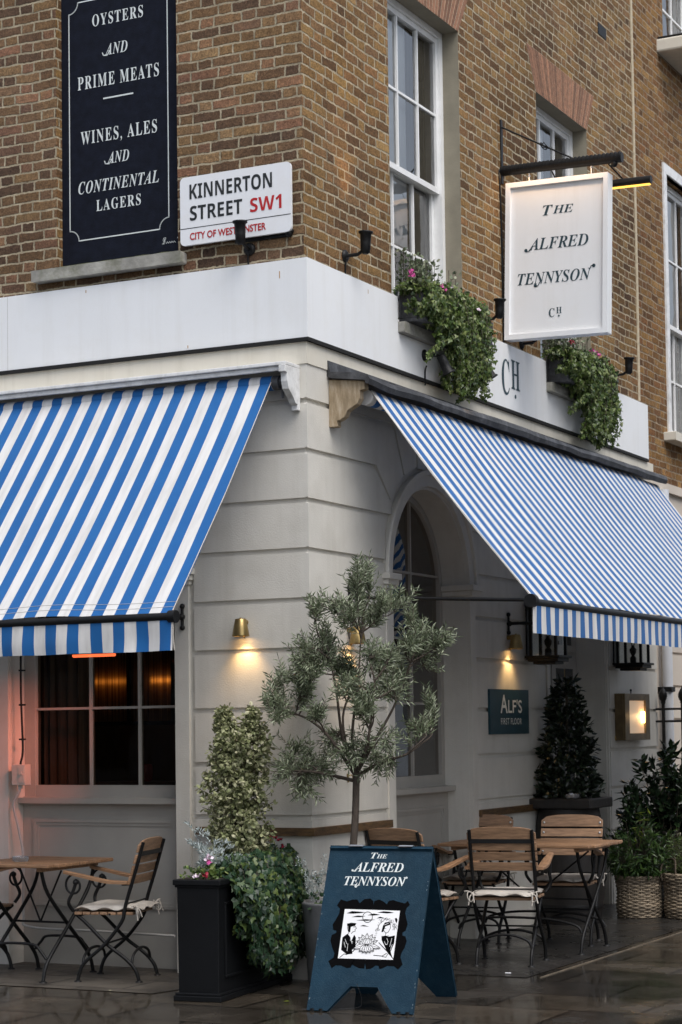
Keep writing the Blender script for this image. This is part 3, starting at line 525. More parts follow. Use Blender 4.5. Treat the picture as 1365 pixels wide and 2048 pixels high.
# ground floor windows -------------------------------------------------------
def shop_window(P, uc, r, zs, dep, zsill, par, cols, zb, fw=.055):
    f = MB(); ring(f, P, uc, r - fw, r - .001, zs, -dep - .07, -dep, zsill); f.pbox(P, uc - r + fw + .001, uc + r - fw - .001, zsill, zsill + .085, -dep - .07, -dep)
    o = f.build('arched_window', M['joinery'], par, bevel=.005)
    b = MB()
    for u in cols:
        h = zs + math.sqrt(max(.01, (r - .06) ** 2 - (u - uc) ** 2)); b.pbox(P, u - .0095, u + .0095, zsill + .085, h, -dep - .055, -dep - .012)
    ub = sorted([uc - r + fw, *cols, uc + r - fw])
    for z in zb:
        lim = r - .057 if z < zs else math.sqrt((r - .057) ** 2 - (z - zs) ** 2)
        for u0, u1 in zip(ub, ub[1:]):
            a, c = max(u0 + (.010 if u0 in cols else 0), uc - lim), min(u1 - (.010 if u1 in cols else 0), uc + lim)
            if c - a > .03: b.pbox(P, a, c, z - .009, z + .009, -dep - .053, -dep - .014)
    b.build('glazing_bar', M['joinery'], o)
    q = MB(); pts = arch_path(uc, r - .03, zs, 24, zsill + .02); q.add([P(*p, -dep - .034) for p in pts], [tuple(range(len(pts)))]); q.build('pane', M['glassdark'], o)
    s = MB(); s.pbox(P, uc - r + .002, uc + r - .002, zsill - .045, zsill - .005, -dep - .05, -dep + .09); s.pbox(P, uc - r + .002, uc + r - .002, zsill - .005, zsill + .0, -dep - .05, -dep + .02); s.build('sill', M['joinery'], o, bevel=.006)
    s = MB(); s.pbox(P, uc - r + .001, uc + r - .001, 0, zsill - .045, -dep - .05, -dep + .02)
    u0, u1 = uc - r + .10, uc + r - .10; z0, z1 = .42, zsill - .16
    for w, dd in ((.022, .036), (.046, .028)):
        off = 0 if w == .022 else .022
        A0, A1, B0, B1 = u0 + off, u1 - off, z0 + off, z1 - off
        s.pbox(P, A0, A1, B1 - .022, B1, -dep + .02, -dep + dd); s.pbox(P, A0, A1, B0, B0 + .022, -dep + .02, -dep + dd)
        s.pbox(P, A0, A0 + .022, B0 + .022, B1 - .022, -dep + .02, -dep + dd); s.pbox(P, A1 - .022, A1, B0 + .022, B1 - .022, -dep + .02, -dep + dd)
    s.build('panel', M['joinery'], o, bevel=.005)
    return o
shop_window(PR, UR, RAD, ZS, .205, 1.215, pub, [1.70, 2.13], [1.86, 2.36, 2.87])
shop_window(PL, UL, RAD, ZS, .165, 1.205, pub, [-1.885, -1.468], [1.845, 2.40, 2.93], .10)
# porch doors ---------------------------------------------------------------
d = MB()
d.pbox(PR, 4.47, 5.955, 0, 3.045, -.34, -.28)
for a, b in ((4.55, 5.20), (5.23, 5.88)):
    d.pbox(PR, a, b, .02, 2.30, -.28, -.25); d.pbox(PR, a, b, 2.36, 2.98, -.28, -.26)
do = d.build('door', M['joinery'], pub, bevel=.006)
d = MB()
for a, b in ((4.66, 4.86), (4.90, 5.10), (5.33, 5.53), (5.57, 5.77)):
    d.pbox(PR, a, b, .55, 2.20, -.25, -.2485); d.pbox(PR, a, b, 2.42, 2.92, -.26, -.2585)
d.build('pane', M['oppglass'], do)
d = MB(); d.tube([PR(5.26, 1.0, -.22), PR(5.26, 1.35, -.22)], .011); d.build('handle', M['brass'], do); d = MB(); d.pbox(PR, 5.543, 5.557, 2.0, 2.2, -.25, -.245); d.build('hinge', M['brass'], do)
# painted blind-window panel
g = MB(); g.quad(PL(-2.03, 5.03, -.0745), PL(-1.0, 5.03, -.0745), PL(-1.0, ZT, -.0745), PL(-2.03, ZT, -.0745))
g.pbox(PL, -2.028, -1.002, 5.03, ZT, -.0745, -.068)
pn = g.build('painted_panel', M['navy'], pub)
g = MB(); D = -.0660
PX = lambda u, v, d=0: PL(u, v, D + d)
BX0, BX1, BZ0, BZ1, CR, LW = -1.960, -1.115, 5.243, 7.008, .078, .0085
def strip(mb, P, pts, w, d, closed=False):
    n = len(pts)
    for i in range(n - (0 if closed else 1)):
        a, b = V((*pts[i], 0)), V((*pts[(i + 1) % n], 0)); t = b - a
        if t.length < 1e-6: continue
        q = V((-t.y, t.x, 0)).normalized() * w / 2; t = t.normalized() * w * .3
        mb.quad(P(*(a + q - t).xy, d), P(*(b + q + t).xy, d), P(*(b - q + t).xy, d), P(*(a - q - t).xy, d))
def arcp(cx, cy, r, a0, a1, n=9): return [(cx + r * math.cos(R(a0 + (a1 - a0) * i / n)), cy + r * math.sin(R(a0 + (a1 - a0) * i / n))) for i in range(n + 1)]
brd = arcp(BX0, BZ0, CR, 0, 90)[::-1] + arcp(BX1, BZ0, CR, 180, 90)[::-1][::-1][::-1]
brd = [(BX0, BZ1 - CR)] + arcp(BX0, BZ0, CR, 90, 0) + arcp(BX1, BZ0, CR, 180, 90) + [(BX1, BZ1 - CR)] + arcp(BX1, BZ1, CR, -90, -180) + arcp(BX0, BZ1, CR, 0, -90)
strip(g, PX, brd, LW, .0, True)
for t, a, b, z0, z1, st, ti in (('OYSTERS', -1.755, -1.318, 6.808, 6.893, SER, 0), ('PRIME MEATS', -1.885, -1.188, 6.355, 6.450, SER, 0), ('WINES, ALES', -1.862, -1.208, 5.948, 6.042, SER, 0), ('LAGERS', -1.730, -1.349, 5.442, 5.522, SER, 0),
                        ('AND', -1.645, -1.452, 6.578, 6.660, ITA, 0), ('AND', -1.632, -1.445, 5.778, 5.860, ITA, 0), ('CONTINENTAL', -1.885, -1.196, 5.585, 5.672, ITA, 0)):
    text(g, t, PX, a, b, z0, z1, .0006, st, sp=1.22 if st == SER else 1.1)
for cx, cz in ((-1.648, 6.588), (-1.636, 5.788)): strip(g, PX, [(cx + .045, cz + .02), (cx + .02, cz - .012), (cx - .012, cz - .008), (cx - .02, cz + .012)], .008, .0007)
strip(g, PX, [(-1.661, 6.262), (-1.409, 6.262)], .011, .0006)
text(g, 'L', PX, -1.172, -1.140, 5.130, 5.178, .0006, 0x1D4D0); strip(g, PX, [(-1.138 + i * .0095, 5.133 + (.012 if i % 2 else 0)) for i in range(9)], .004, .0006); text(g, "'23", PX, -1.045, -1.008, 5.140, 5.168, .0006, SER)
g.build('lettering', M['letterwhite'], pn)
g = MB(); vs = []
prof = [(-2.20, 4.945), (-.925, 4.945), (-.925, 5.03), (-2.20, 5.03)]
g.pbox(PL, -2.20, -.93, 4.945, 5.028, -.06, .085)
g.build('stone_sill', M['stone'], pub, bevel=.012)
# small things fixed to the wall
g = MB(); g.tube(bez([(-2.0 + .95 * i / 12, -.004 + .004 * math.sin(i * 2.), 5.036 + .006 * math.sin(i * 3.1)) for i in range(13)], 2), .018, 6); g.build('moss_line', mat('moss', (.045, .05, .018), 1, .4, 30, .8, 60), pub)
g = MB(); g.pbox(PR, 6.13, 6.36, 8.33, 8.44, 0, .006); g.build('air_brick', M['blackpaint'], pub)
g = MB(); g.tube([PR(7.13, 4.9, .004), PR(7.133, 6, .006), PR(7.128, 7.5, .006), PR(7.13, 11, .005)], .017, 6); g.build('mortar_joint', M['mortar'], pub)
g = MB(); g.lathe([(.030, 0), (.030, .008), (.012, .012)], 14, (0, 0, 0), 0, Matrix.Rotation(R(90), 4, 'Y')); o = g.build('door_bell', M['brass'], pub, loc=PR(6.17, 1.55, DW)); 
g = MB(); g.tube([PR(.50, 1.36, .03), PR(.50, 1.30, .035)], .006); g.tube(bez([PR(.50, 1.345, .03), PR(.525, 1.35, .05), PR(.54, 1.33, .05), PR(.54, 1.31, .04)]), .004); g.build('hook', M['brass'], pub)

# ------------------------------------------------------------------ the neighbour
nb = empty('neighbour_house'); tag(nb, 'next-door brick house with tall white window, first-floor balcony and cream ground floor', 'house')
g = MB(); wallgrid(g, PR, 7.13, 15, 4.12, ZT, [(8.16, 9.35, 4.70, 7.45), (8.2, 9.6, 8.87, 10.9)], .28); g.build('brick_wall', M['brick2'], nb)
g = MB(); g.quad(PR(7.46, 0, 0), PR(15, 0, 0), PR(15, 4.13, 0), PR(7.46, 4.13, 0))
for k in range(12): g.pbox(PR, 7.68, 15, .02 + k * .34 + .015, .02 + (k + 1) * .34 - .015, 0, .02)
g.pbox(PR, 7.27, 15, 4.05, 4.14, 0, .06); g.build('ground_floor_wall', M['neigh'], nb, bevel=.005)
g = MB(); g.pbox(PR, 8.06, 8.16, 4.70, 7.45, -.05, .02); g.pbox(PR, 9.35, 9.45, 4.70, 7.45, -.05, .02); g.pbox(PR, 8.06, 9.45, 7.45, 7.55, -.05, .0205)
g.build('window_surround', M['whitewood'], nb, bevel=.004)
sash_window(PR, 8.17, 9.34, 4.72, 7.44, 5.90, .10, nb, 'sash_window')
g = MB(); g.pbox(PR, 7.93, 9.6, 4.60, 4.69, -.1, .13); g.build('stone_sill', M['cream'], nb, bevel=.008)
sash_window(PR, 8.21, 9.59, 8.88, 10.88, 9.9, .10, nb, 'balcony_window')
g = MB(); openbox(g, -2, -.3, 7.3, 12, 4.3, 11, ('x1',)); g.build('interior_room', M['blind'], nb)
b = MB(); b.pbox(PR, 7.98, 10.2, 8.70, 8.84, 0, .34); bo = b.build('balcony', M['cream'], nb, bevel=.02)
b = MB(); b.tube([PR(8.02, 8.86, .31), PR(10.2, 8.86, .31)], .014); b.tube([PR(8.02, 9.8, .31), PR(10.2, 9.8, .31)], .014)
for i in range(14): b.tube([PR(8.02 + i * .16, 8.86, .31), PR(8.02 + i * .16, 9.8, .31)], .011, 6)
b.tube([PR(8.02, 8.86, .31), PR(8.02, 8.86, .0)], .012); b.tube([PR(8.02, 9.8, .31), PR(8.02, 9.8, 0)], .012); b.build('railing', M['black'], bo)
# drain pipe between the houses
t = empty('drain_pipe', (.09, 7.60, 0)); tag(t, 'pale grey drainpipe running down between the pub and the cream house', 'drainpipe')
g = MB(); g.tube([(0, 0, 0), (0, 0, 4.05)], .052, 14); g.build('pipe', M['pipe'], t)
for z in (.5, 2.0, 3.5): g = MB(); g.box(-.09, .058, -.06, .06, z, z + .05); g.build('clip', M['black'], t, bevel=.004)
# houses over the road (mirrored in the upper windows)
for nm, lab, x0, x1, y0, y1, fx in (('terraced_house', 'white stucco house across the street, mirrored in the upper sash windows', 10.5, 14, -3, 9, True), ('terraced_house', 'white stucco house farther up across the street', 10.6, 14, 9.3, 27, True), ('terraced_house', 'tall white stucco house at the far end of the street opposite', 10.5, 14, 27.3, 62, True)):
    t = empty(nm, ((x0 + x1) / 2, (y0 + y1) / 2, 0)); tag(t, lab, 'house')
    a, c = (x1 - x0) / 2, (y1 - y0) / 2
    g = MB(); g.box(-a, a, -c, c, 0, 9.6); g.box(-a - .15, a, -c, c, 9.6, 9.75); g.build('wall', M['opp'], t)
    for i in range(5):
        for z in (1.0, 4.4):
            yy = -c + 1.2 + i * (2 * c - 2.4) / 4
            w = MB(); w.box(-a - .03, -a, yy - .5, yy + .5, z, z + 1.7); w.build('window', [M['oppglass']], t)
t = empty('terraced_house', (-4, -22, 0)); tag(t, 'long pale stucco terrace added outside the view to block low sky', 'house')  # unseen terrace, added to keep low sky light off the street front
g = MB(); g.box(-26, 14, -3, 3, 0, 11.5); g.box(-26, 14, 3, 3.2, 11.1, 11.5); g.build('wall', M['opp'], t)
for i in range(9):
    for z in (1.0, 4.4, 7.8):
        w = MB(); w.box(-24 + i * 4.3, -22.9 + i * 4.3, 3, 3.03, z, z + 1.9); w.build('window', M['oppglass'], t)

# ------------------------------------------------------------------ awnings
def cloth(mb, A, B, nu, nv, sag, rip, mi=0):
    """sheet from edge A(t) to edge B(t)"""
    vs = []
    for j in range(nv + 1):
        s = j / nv
        for i in range(nu + 1):
            a, b = A(i / nu), B(i / nu); p = a.lerp(b, s)
            p.z += -sag * math.sin(math.pi * s) + rip * mnoise.noise(V((p.x * 1.3, p.y * 1.3, s * 1.2 + 3)))
            vs.append(p)
    mb.add(vs, [(j * (nu + 1) + i, j * (nu + 1) + i + 1, (j + 1) * (nu + 1) + i + 1, (j + 1) * (nu + 1) + i) for j in range(nv) for i in range(nu)], mi, True)
def valance(mb, P, u0, u1, z0, z1, nu=140, k=1.):
    vs = []
    for j in range(9):
        s = j / 8
        for i in range(nu + 1):
            u = u0 + (u1 - u0) * i / nu
            w = k * .012 * s * math.sin(u * 19 + 1.3 * math.sin(u * 4)) + k * .020 * s * mnoise.noise(V((u * 2.2, s, 1)))
            vs.append(P(u + k * .004 * s * math.sin(u * 23), z0 + (z1 - z0) * s + .004 * s * mnoise.noise(V((u * 3, 0, 5))), w))
    mb.add(vs, [(j * (nu + 1) + i, j * (nu + 1) + i + 1, (j + 1) * (nu + 1) + i + 1, (j + 1) * (nu + 1) + i) for j in range(8) for i in range(nu)], 0, True)
aw = empty('striped_awning'); tag(aw, 'wide-striped blue and white awning over the left window beside the street sign', 'awning', 'blue and white awnings')
XL0, XL1 = -4.95, -.18
g = MB(); cloth(g, lambda t: V((XL0 + (XL1 - XL0) * t, -.115, 4.075)), lambda t: V((XL0 + (XL1 - XL0) * t, -1.455, 2.398)), 90, 24, .034, .022); g.build('fabric', SL, aw)
g = MB(); g.tube([(XL1 + .0005, -.112, 4.077), (XL1 + .0005, -.78, 3.21), (XL1 + .0005, -1.457, 2.40)], .0035, 6); g.build('hem', M['cushion'], aw)
for k in (.952, .974):
    g = MB(); pts = []
    for i in range(91):
        q = V((XL0 + (XL1 - XL0) * i / 90, -.115, 4.075)).lerp(V((XL0 + (XL1 - XL0) * i / 90, -1.455, 2.398)), k)
        q.z += -.034 * math.sin(math.pi * k) + .022 * mnoise.noise(V((q.x * 1.3, q.y * 1.3, k * 1.2 + 3))) + .0015; pts.append(q)
    g.tube(pts, .0016, 4); g.build('seam', M['cable'], aw)
g = MB(); valance(g, lambda u, v, d=0: V((u, -1.462 - d, v)), XL0, XL1 + .01, 2.365, 2.165, 220); vl = g.build('valance', SL, aw)
g = MB(); g.tube([(XL1 + .012, -1.463, 2.362), (XL1 + .016, -1.47, 2.26), (XL1 + .02, -1.462, 2.168)], .004, 6); g.build('hem', M['cushion'], vl)
g = MB(); g.tube([(XL0, -1.45, 2.375), (XL1 - .02, -1.45, 2.375)], .026, 12); g.tube([(XL1 - .02, -1.45, 2.375), (XL1 + .03, -1.45, 2.375)], .040, 16); g.build('front_bar', M['black'], aw)
g = MB(); g.tube([(XL0, -.11, 4.02), (XL1 + .0, -.11, 4.02)], .052, 16); g.build('fabric_roll', SL, aw)
g = MB(); g.tube([(XL1 - .0, -.11, 4.02), (XL1 + .05, -.11, 4.02)], .05, 16); g.tube([(XL1 + .05, -.11, 4.02), (XL1 + .10, -.11, 4.02)], .036, 12); g.tube([(XL1 + .07, -.12, 4.0), (XL1 + .07, -.12, 3.91)], .009, 6); g.build('roller', M['lead'], aw)
g = MB(); g.box(-5.0, -.03, -.225, -.001, 4.118, 4.142); g.box(-5.0, -.075, -.205, -.18, 4.085, 4.117); g.build('hood', M['whitewood'], aw, bevel=.004)
prof = [(-.002, 4.116), (-.215, 4.116), (-.215, 4.07), (-.185, 4.065), (-.182, 4.01), (-.165, 3.96), (-.125, 3.93), (-.095, 3.905), (-.07, 3.875), (-.04, 3.865), (-.04, 3.83), (-.002, 3.83)]
g = MB(); n = len(prof)
g.add([V((x, y - DW, z)) for x in (-.078, -.028) for y, z in prof], [tuple(range(n)), tuple(range(2 * n - 1, n - 1, -1))] + [(i, i + n, (i + 1) % n + n, (i + 1) % n) for i in range(n)]); g.build('bracket', M['whitewood'], aw, bevel=.003)
def tee(P, u, z, L=.09):
    b = MB(); b.tube([P(u, z - .075, .012), P(u, z + .075, .012)], .011, 8); b.ball(P(u, z + .075, .012), .019); b.ball(P(u, z - .075, .012), .019); b.ball(P(u, z, .02), .024); b.tube([P(u, z, .0), P(u, z, L)], .014, 8); return b
g = tee(lambda u, v, d=0: PL(u, v, d + .034), -.965, 2.462, .1); g.tube([PL(-.965, 2.462, .12), PL(-.965, 2.41, 1.42)], .0125, 8); g.build('arm', M['black'], aw)

ar = empty('striped_awning'); tag(ar, 'long blue and white awning over the right arched window and porch', 'awning', 'blue and white awnings')
Y0, Y1 = .45, 6.85
g = MB(); cloth(g, lambda t: V((.275, Y0 + (Y1 - Y0) * t, 4.005)), lambda t: V((1.44, Y0 + (Y1 - Y0) * t, 2.525)), 110, 22, .034, .022); g.build('fabric', SR, ar)
g = MB(); g.tube([(.275, Y0 - .0005, 4.007), (.86, Y0 - .0005, 3.235), (1.442, Y0 - .0005, 2.527)], .003, 6); g.build('hem', M['cushion'], ar)
g = MB(); valance(g, lambda u, v, d=0: V((1.448 + d, u, v)), Y0 - .005, Y1, 2.49, 2.288, 300, .3); g.build('valance', SR, ar)
g = MB(); g.tube([(1.435, Y0 + .02, 2.497), (1.435, Y1, 2.497)], .026, 12); g.tube([(1.435, Y0 - .02, 2.505), (1.435, Y0 + .03, 2.505)], .045, 18); g.build('front_bar', M['black'], ar)
g = MB(); g.tube([(.235, Y0 - .01, 3.965), (.235, Y1, 3.965)], .055, 16); g.build('fabric_roll', SR, ar)
g = tee(lambda u, v, d=0: PR(u, v, d + DW), .56, 2.585, .1); g.tube([(.1, .56, 2.585), (1.435, .475, 2.51)], .0125, 8)
g.build('arm', M['black'], ar)
g = tee(lambda u, v, d=0: PR(u, v, d + DW), 3.50, 2.525, .1); g.tube([(.1, 3.5, 2.525), (1.43, 3.5, 2.49)], .0125, 8); g.build('arm', M['black'], ar)
prof = [(.0305, 4.215), (.036, 4.215), (.052, 4.135), (.15, 4.118), (.30, 4.102), (.335, 4.085), (.348, 4.055), (.335, 4.02), (.315, 4.025), (.31, 4.05), (.06, 4.09), (.0305, 4.10)]
g = MB(); NY = 60; n = len(prof); vs = []
for i in range(NY + 1):
    y = .27 + (6.92 - .27) * i / NY
    for k, (x, z) in enumerate(prof):
        w = .012 * mnoise.noise(V((y * 2.1, k * .15, 0))) if 3 <= k <= 9 else 0
        vs.append(V((x + w, y, z + w * 1.2)))
g.add(vs, [(i * n + k, i * n + (k + 1) % n, (i + 1) * n + (k + 1) % n, (i + 1) * n + k) for i in range(NY) for k in range(n)], 0, False)
g.add(vs[:n] + vs[-n:], [tuple(range(n)), tuple(range(2 * n - 1, n - 1, -1))]); g.build('hood', M['lead'], ar)
prof = [(DW, 4.088), (.300, 4.055), (.300, 4.00), (.262, 3.99), (.262, 3.935), (.24, 3.90), (.20, 3.88), (.165, 3.86), (.145, 3.82), (.11, 3.80), (.085, 3.795), (.085, 3.755), (DW, 3.755)]
g = MB(); n = len(prof); g.add([V((x, y, z)) for y in (.30, .365) for x, z in prof], [tuple(range(n)), tuple(range(2 * n - 1, n - 1, -1))] + [(i, i + n, (i + 1) % n + n, (i + 1) % n) for i in range(n)])
g.build('bracket', M['oldwood'], ar, bevel=.004)

# ------------------------------------------------------------------ street sign
ss = empty('street_sign', (-.51, -.028, 5.31)); tag(ss, 'white enamel street name plate reading KINNERTON STREET SW1 on the brick', 'street sign')
def rrect(u0, u1, v0, v1, r, n=6):
    return arcp(u1 - r, v1 - r, r, 0, 90, n) + arcp(u0 + r, v1 - r, r, 90, 180, n) + arcp(u0 + r, v0 + r, r, 180, 270, n) + arcp(u1 - r, v0 + r, r, 270, 360, n)
PS = lambda u, v, d=0: V((u + .51, -d, v - 5.31))
g = MB(); g.prism(rrect(-.950, -.068, 5.064, 5.548, .035), PS, 0, .022); g.build('plate', M['enamel'], ss, bevel=.004)
g = MB(); text(g, 'KINNERTON', PS, -.872, -.212, 5.388, 5.492, .024, SAN); text(g, 'STREET', PS, -.870, -.449, 5.236, 5.337, .024, SAN); g.pbox(PS, -.948, -.070, 5.181, 5.186, .022, .0232); g.build('lettering', M['signblack'], ss)
g = MB(); text(g, 'SW1', PS, -.387, -.140, 5.234, 5.330, .024, SAN); text(g, 'CITY OF WESTMINSTER', PS, -.870, -.266, 5.100, 5.147, .024, fat=.0016); g.build('lettering', M['signred'], ss)
g = MB(); g.box(-.02, .40, .012, .028, -.268, -.246); g.ball((.405, .012, -.25), .028); g.ball((.425, .012, -.235), .018); g.build('bracket', M['black'], ss)  # flat black strip drawn for the small shadow below the plate, with knobs

# ------------------------------------------------------------------ hanging sign
hb = empty('sign_bracket', (0, 3.6, 6.36)); tag(hb, 'black iron bracket with round beam and twisted stay holding the hanging pub sign', 'sign bracket')
g = MB(); g.box(0, .012, -.022, .022, -.11, .44); g.build('wall_plate', M['black'], hb, bevel=.003)
g = MB(); g.tube([(0, 0, .0), (1.07, 0, -.03)], .042, 16)
for i in range(30): g.tube([(.03 + i * .035, 0, -.0008 * i), (.042 + i * .035, 0, -.0008 * i)], .0445, 14)
g.ball((1.0, 0, -.075), .03); g.build('beam', M['black'], hb)
g = MB(); st = [V((.012, 0, .375)), V((.66, 0, .01))]; g.tube(st, .008, 6)
for k in range(4):
    pts = []
    for i in range(13):
        t = i / 12; c = st[0].lerp(st[1], .52 + .12 * t); rr = .028 * math.sin(math.pi * t); a = k * math.pi / 2 + t * 3.0
        pts.append(c + V((0, math.cos(a) * rr, math.sin(a) * rr)))
    g.tube(pts, .004, 5)
g.build('stay', M['black'], hb)
for x in (.25, .80): g = MB(); g.tube([(x, 0, -.05), (x, 0, -.115 - .02)], .006, 6); g.ball((x, 0, -.075), .012); g.build('hanger', M['steel'], hb)
g = MB(); g.tube(bez([(.0, -.02, .0), (-.0, -.06, -.02), (.008, -.05, -.2), (.012, -.04, -.8), (.01, -.04, -1.55)]), .008, 6); g.build('cable', M['black'], hb)
hs = empty('hanging_sign', (.512, 3.6, 6.222)); hs.rotation_euler = (0, R(1.6), 0); tag(hs, 'white hanging pub sign with dark italic lettering in a raised white frame', 'pub sign')
PH = lambda u, v, d=0: V((u - .512, -.03 - d, v - 6.222))
PHB = lambda u, v, d=0: V((.512 - u, .03 + d, v - 6.222))
g = MB(); g.box(-.415, .415, -.03, .03, -1.29, -.035); g.build('board', M['fascia'], hs)
g = MB()
for P in (PH, PHB): 
    g.pbox(P, .06, .10, 4.895, 6.222, -.028, .028); g.pbox(P, .924, .964, 4.895, 6.222, -.028, .028); g.pbox(P, .10, .924, 6.18, 6.222, -.028, .028); g.pbox(P, .10, .924, 4.895, 4.937, -.028, .028)
g.build('frame', M['fascia'], hs, bevel=.006)
g = MB()
for P in (PH, PHB):
    text(g, 'T', P, .385, .475, 5.922, 6.006, .002, ITA); text(g, 'HE', P, .475, .655, 5.930, 5.996, .002, ITA)
    text(g, 'ALFRED', P, .262, .790, 5.640, 5.735, .002, ITA); text(g, 'TENNYSON', P, .166, .815, 5.352, 5.447, .002, ITA)
    text(g, 'C', P, .446, .497, 5.064, 5.135, .002, SER); text(g, 'H', P, .512, .560, 5.090, 5.142, .002, SER)
    for cx, cz, rr in ((.238, 5.642, .014), (.325, 5.338, .014), (.838, 5.463, .015), (.535, 5.070, .008)):
        g.prism([(cx + rr * math.cos(k * .52), cz + rr * math.sin(k * .52)) for k in range(12)], P, .001, .003)
    strip(g, P, [(.240, 5.630), (.262, 5.630), (.286, 5.648), (.300, 5.672)], .007, .003); strip(g, P, [(.327, 5.328), (.348, 5.336), (.365, 5.365)], .007, .003); strip(g, P, [(.800, 5.43), (.815, 5.462), (.838, 5.468)], .007, .003)
g.build('lettering', M['letternavy'], hs)
sl_ = empty('sign_light', (.75, 3.80, 6.18)); tag(sl_, 'black tubular strip light glowing yellow above the hanging sign', 'light')
g = MB(); g.tube([(-.50, 0, .012), (.50, 0, -.012)], .034, 14); g.build('housing', M['black'], sl_)
g = MB(); g.box(-.49, .49, -.018, .018, -.041, -.033, 0, Matrix.Rotation(R(1.4), 4, 'Y')); g.build('diffuser', M['led'], sl_)
l = bpy.data.lights.new('sign_glow', 'AREA'); l.shape = 'RECTANGLE'; l.size = .9; l.size_y = .03; l.energy = .6; l.color = (1, .62, .32)
lo = bpy.data.objects.new('sign_glow', l); col.objects.link(lo); lo.parent = sl_; lo.location = (-.24, -.345, .125); lo.rotation_euler = V((0, -.42, 1)).to_track_quat('Z', 'Y').to_euler()
g = MB(); g.tube([(-.3, 0, .03), (-.3, -.19, .12)], .007, 6); g.tube([(.25, 0, .03), (.2, -.19, .11)], .007, 6); g.build('arm', M['black'], sl_)

# ------------------------------------------------------------------ small uplights
def uplight(P, u, z, lab, aim=(0, .04, 1), glow=None, down=False):
    t = empty('spotlight', P(u, z, 0)); tag(t, lab, 'spotlight', 'small black spotlights on the walls')
    Q = lambda a, b, c=0: P(u + a, z + b, c) - P(u, z, 0)
    s = -1 if down else 1
    m = MB(); c0 = Q(0, -.03 * s, .0); 
    m.lathe([(.045, 0), (.045, .012), (.030, .022)], 14, c0, 0, (P(0, 0, 1) - P(0, 0, 0)).to_track_quat('Z', 'Y').to_matrix().to_4x4()); m.build('base', M['black'], t)
    m = MB(); m.tube([Q(0, -.03 * s, .02), Q(.015, -.025 * s, .10), Q(.015, .0, .14)], .013, 8); m.tube(bez([Q(0, -.05, .02), Q(-.01, -.1, .012), Q(.0, -.20, .006)]), .006, 5); m.build('arm', M['black'], t)
    m = MB(); ax = (Q(aim[0], aim[1] * 0 + aim[2] * s, aim[1])).normalized(); q = ax.to_track_quat('Z', 'Y').to_matrix().to_4x4()
    m.lathe([(.018, -.075), (.034, -.062), (.037, .0), (.040, .065), (.052, .074), (.052, .085), (.042, .086), (.030, .05), (.002, .05)], 18, Q(.015, .045 * s, .16), 0, q); m.build('head', M['black'], t)
    if glow:
        m = MB(); m.lathe([(.001, .052), (.028, .053), (.001, .054)], 12, Q(.015, .045 * s, .16), 0, q); m.build('bulb', M['amber'], t)
        l = bpy.data.lights.new('spot_lamp', 'SPOT'); l.energy = glow; l.color = (1, .55, .16); l.spot_size = R(44); l.spot_blend = .7; l.shadow_soft_size = .03
        lo = bpy.data.objects.new('spot_lamp', l); col.objects.link(lo); lo.parent = t; lo.location = Q(.015, .045 * s, .16) + ax * .10; lo.rotation_euler = (-(ax - (P(0, 0, 1) - P(0, 0, 0)) * .22)).to_track_quat('Z', 'Y').to_euler()
    return t
uplight(PL, -.42, 5.02, 'small black spotlight in front of the street name plate')
uplight(PR, .62, 5.05, 'small black spotlight lit orange on the brick by the corner', glow=5)
uplight(PR, 3.10, 5.03, 'small black spotlight between the first window box and the hanging sign')
uplight(PR, 6.36, 5.07, 'small black spotlight right of the second window box')
uplight(lambda u, v, d=0: PR(u, v, d + FD), 1.86, 4.475, 'small black spotlight shining down on the fascia under the ivy', aim=(.35, .35, 1), glow=10, down=True)
uplight(lambda u, v, d=0: PR(u, v, d + FD), 2.70, 4.56, 'small black spotlight at the ivy end just left of the fascia initials', aim=(.35, .5, 1), down=True)
uplight(PR, 3.98, 4.98, 'small black spotlight under the bottom edge of the hanging sign', aim=(.9, .5, .2))

# ------------------------------------------------------------------ brass wall lamps
def brass_lamp(P, u, z, lab, power):
    t = empty('wall_lamp', P(u, z, DW)); tag(t, lab, 'wall lamp', 'brass cone wall lamps')
    Q = lambda a, b, c=0: P(u + a, z + b, c) - P(u, z, 0)
    q = Q(0, 1, 0).to_track_quat('Z', 'Y').to_matrix().to_4x4(); m = MB(); c = Q(0, 0, .075)
    m.lathe([(.001, .062), (.036, .062), (.040, .055), (.060, -.052), (.060, -.058), (.054, -.058), (.035, .03), (.001, .03)], 28, c, 0, q); m.build('shade', M['brass'], t)
    m = MB(); m.tube([Q(0, .04, 0), Q(0, .04, .05)], .02, 10); m.tube([Q(.0, .062, .075), Q(0, .07, .075)], .006, 6); m.tube([Q(0, -.068, .02), Q(0, -.055, .03)], .006, 6); m.build('mount', M['brass'], t)
    m = MB(); m.lathe([(.001, -.045), (.044, -.045), (.044, -.043), (.001, -.043)], 18, c, 0, q); m.build('bulb', M['warm'], t)
    l = bpy.data.lights.new('lamp_light', 'SPOT'); l.energy = power; l.color = (1, .62, .25); l.spot_size = R(100); l.spot_blend = .9; l.shadow_soft_size = .02
    lo = bpy.data.objects.new('lamp_light', l); col.objects.link(lo); lo.parent = t; lo.location = c + Q(0, -.07, 0); lo.rotation_euler = (-(Q(0, -1, -.18))).to_track_quat('Z', 'Y').to_euler()
brass_lamp(PL, -.470, 2.368, 'lit brass cone wall lamp on the left face of the corner pier', 3)
brass_lamp(PR, .55, 2.32, 'lit brass cone wall lamp half hidden behind the olive tree', 3.5)
brass_lamp(PR, 3.50, 2.37, 'lit brass cone wall lamp above the first floor sign', 3)
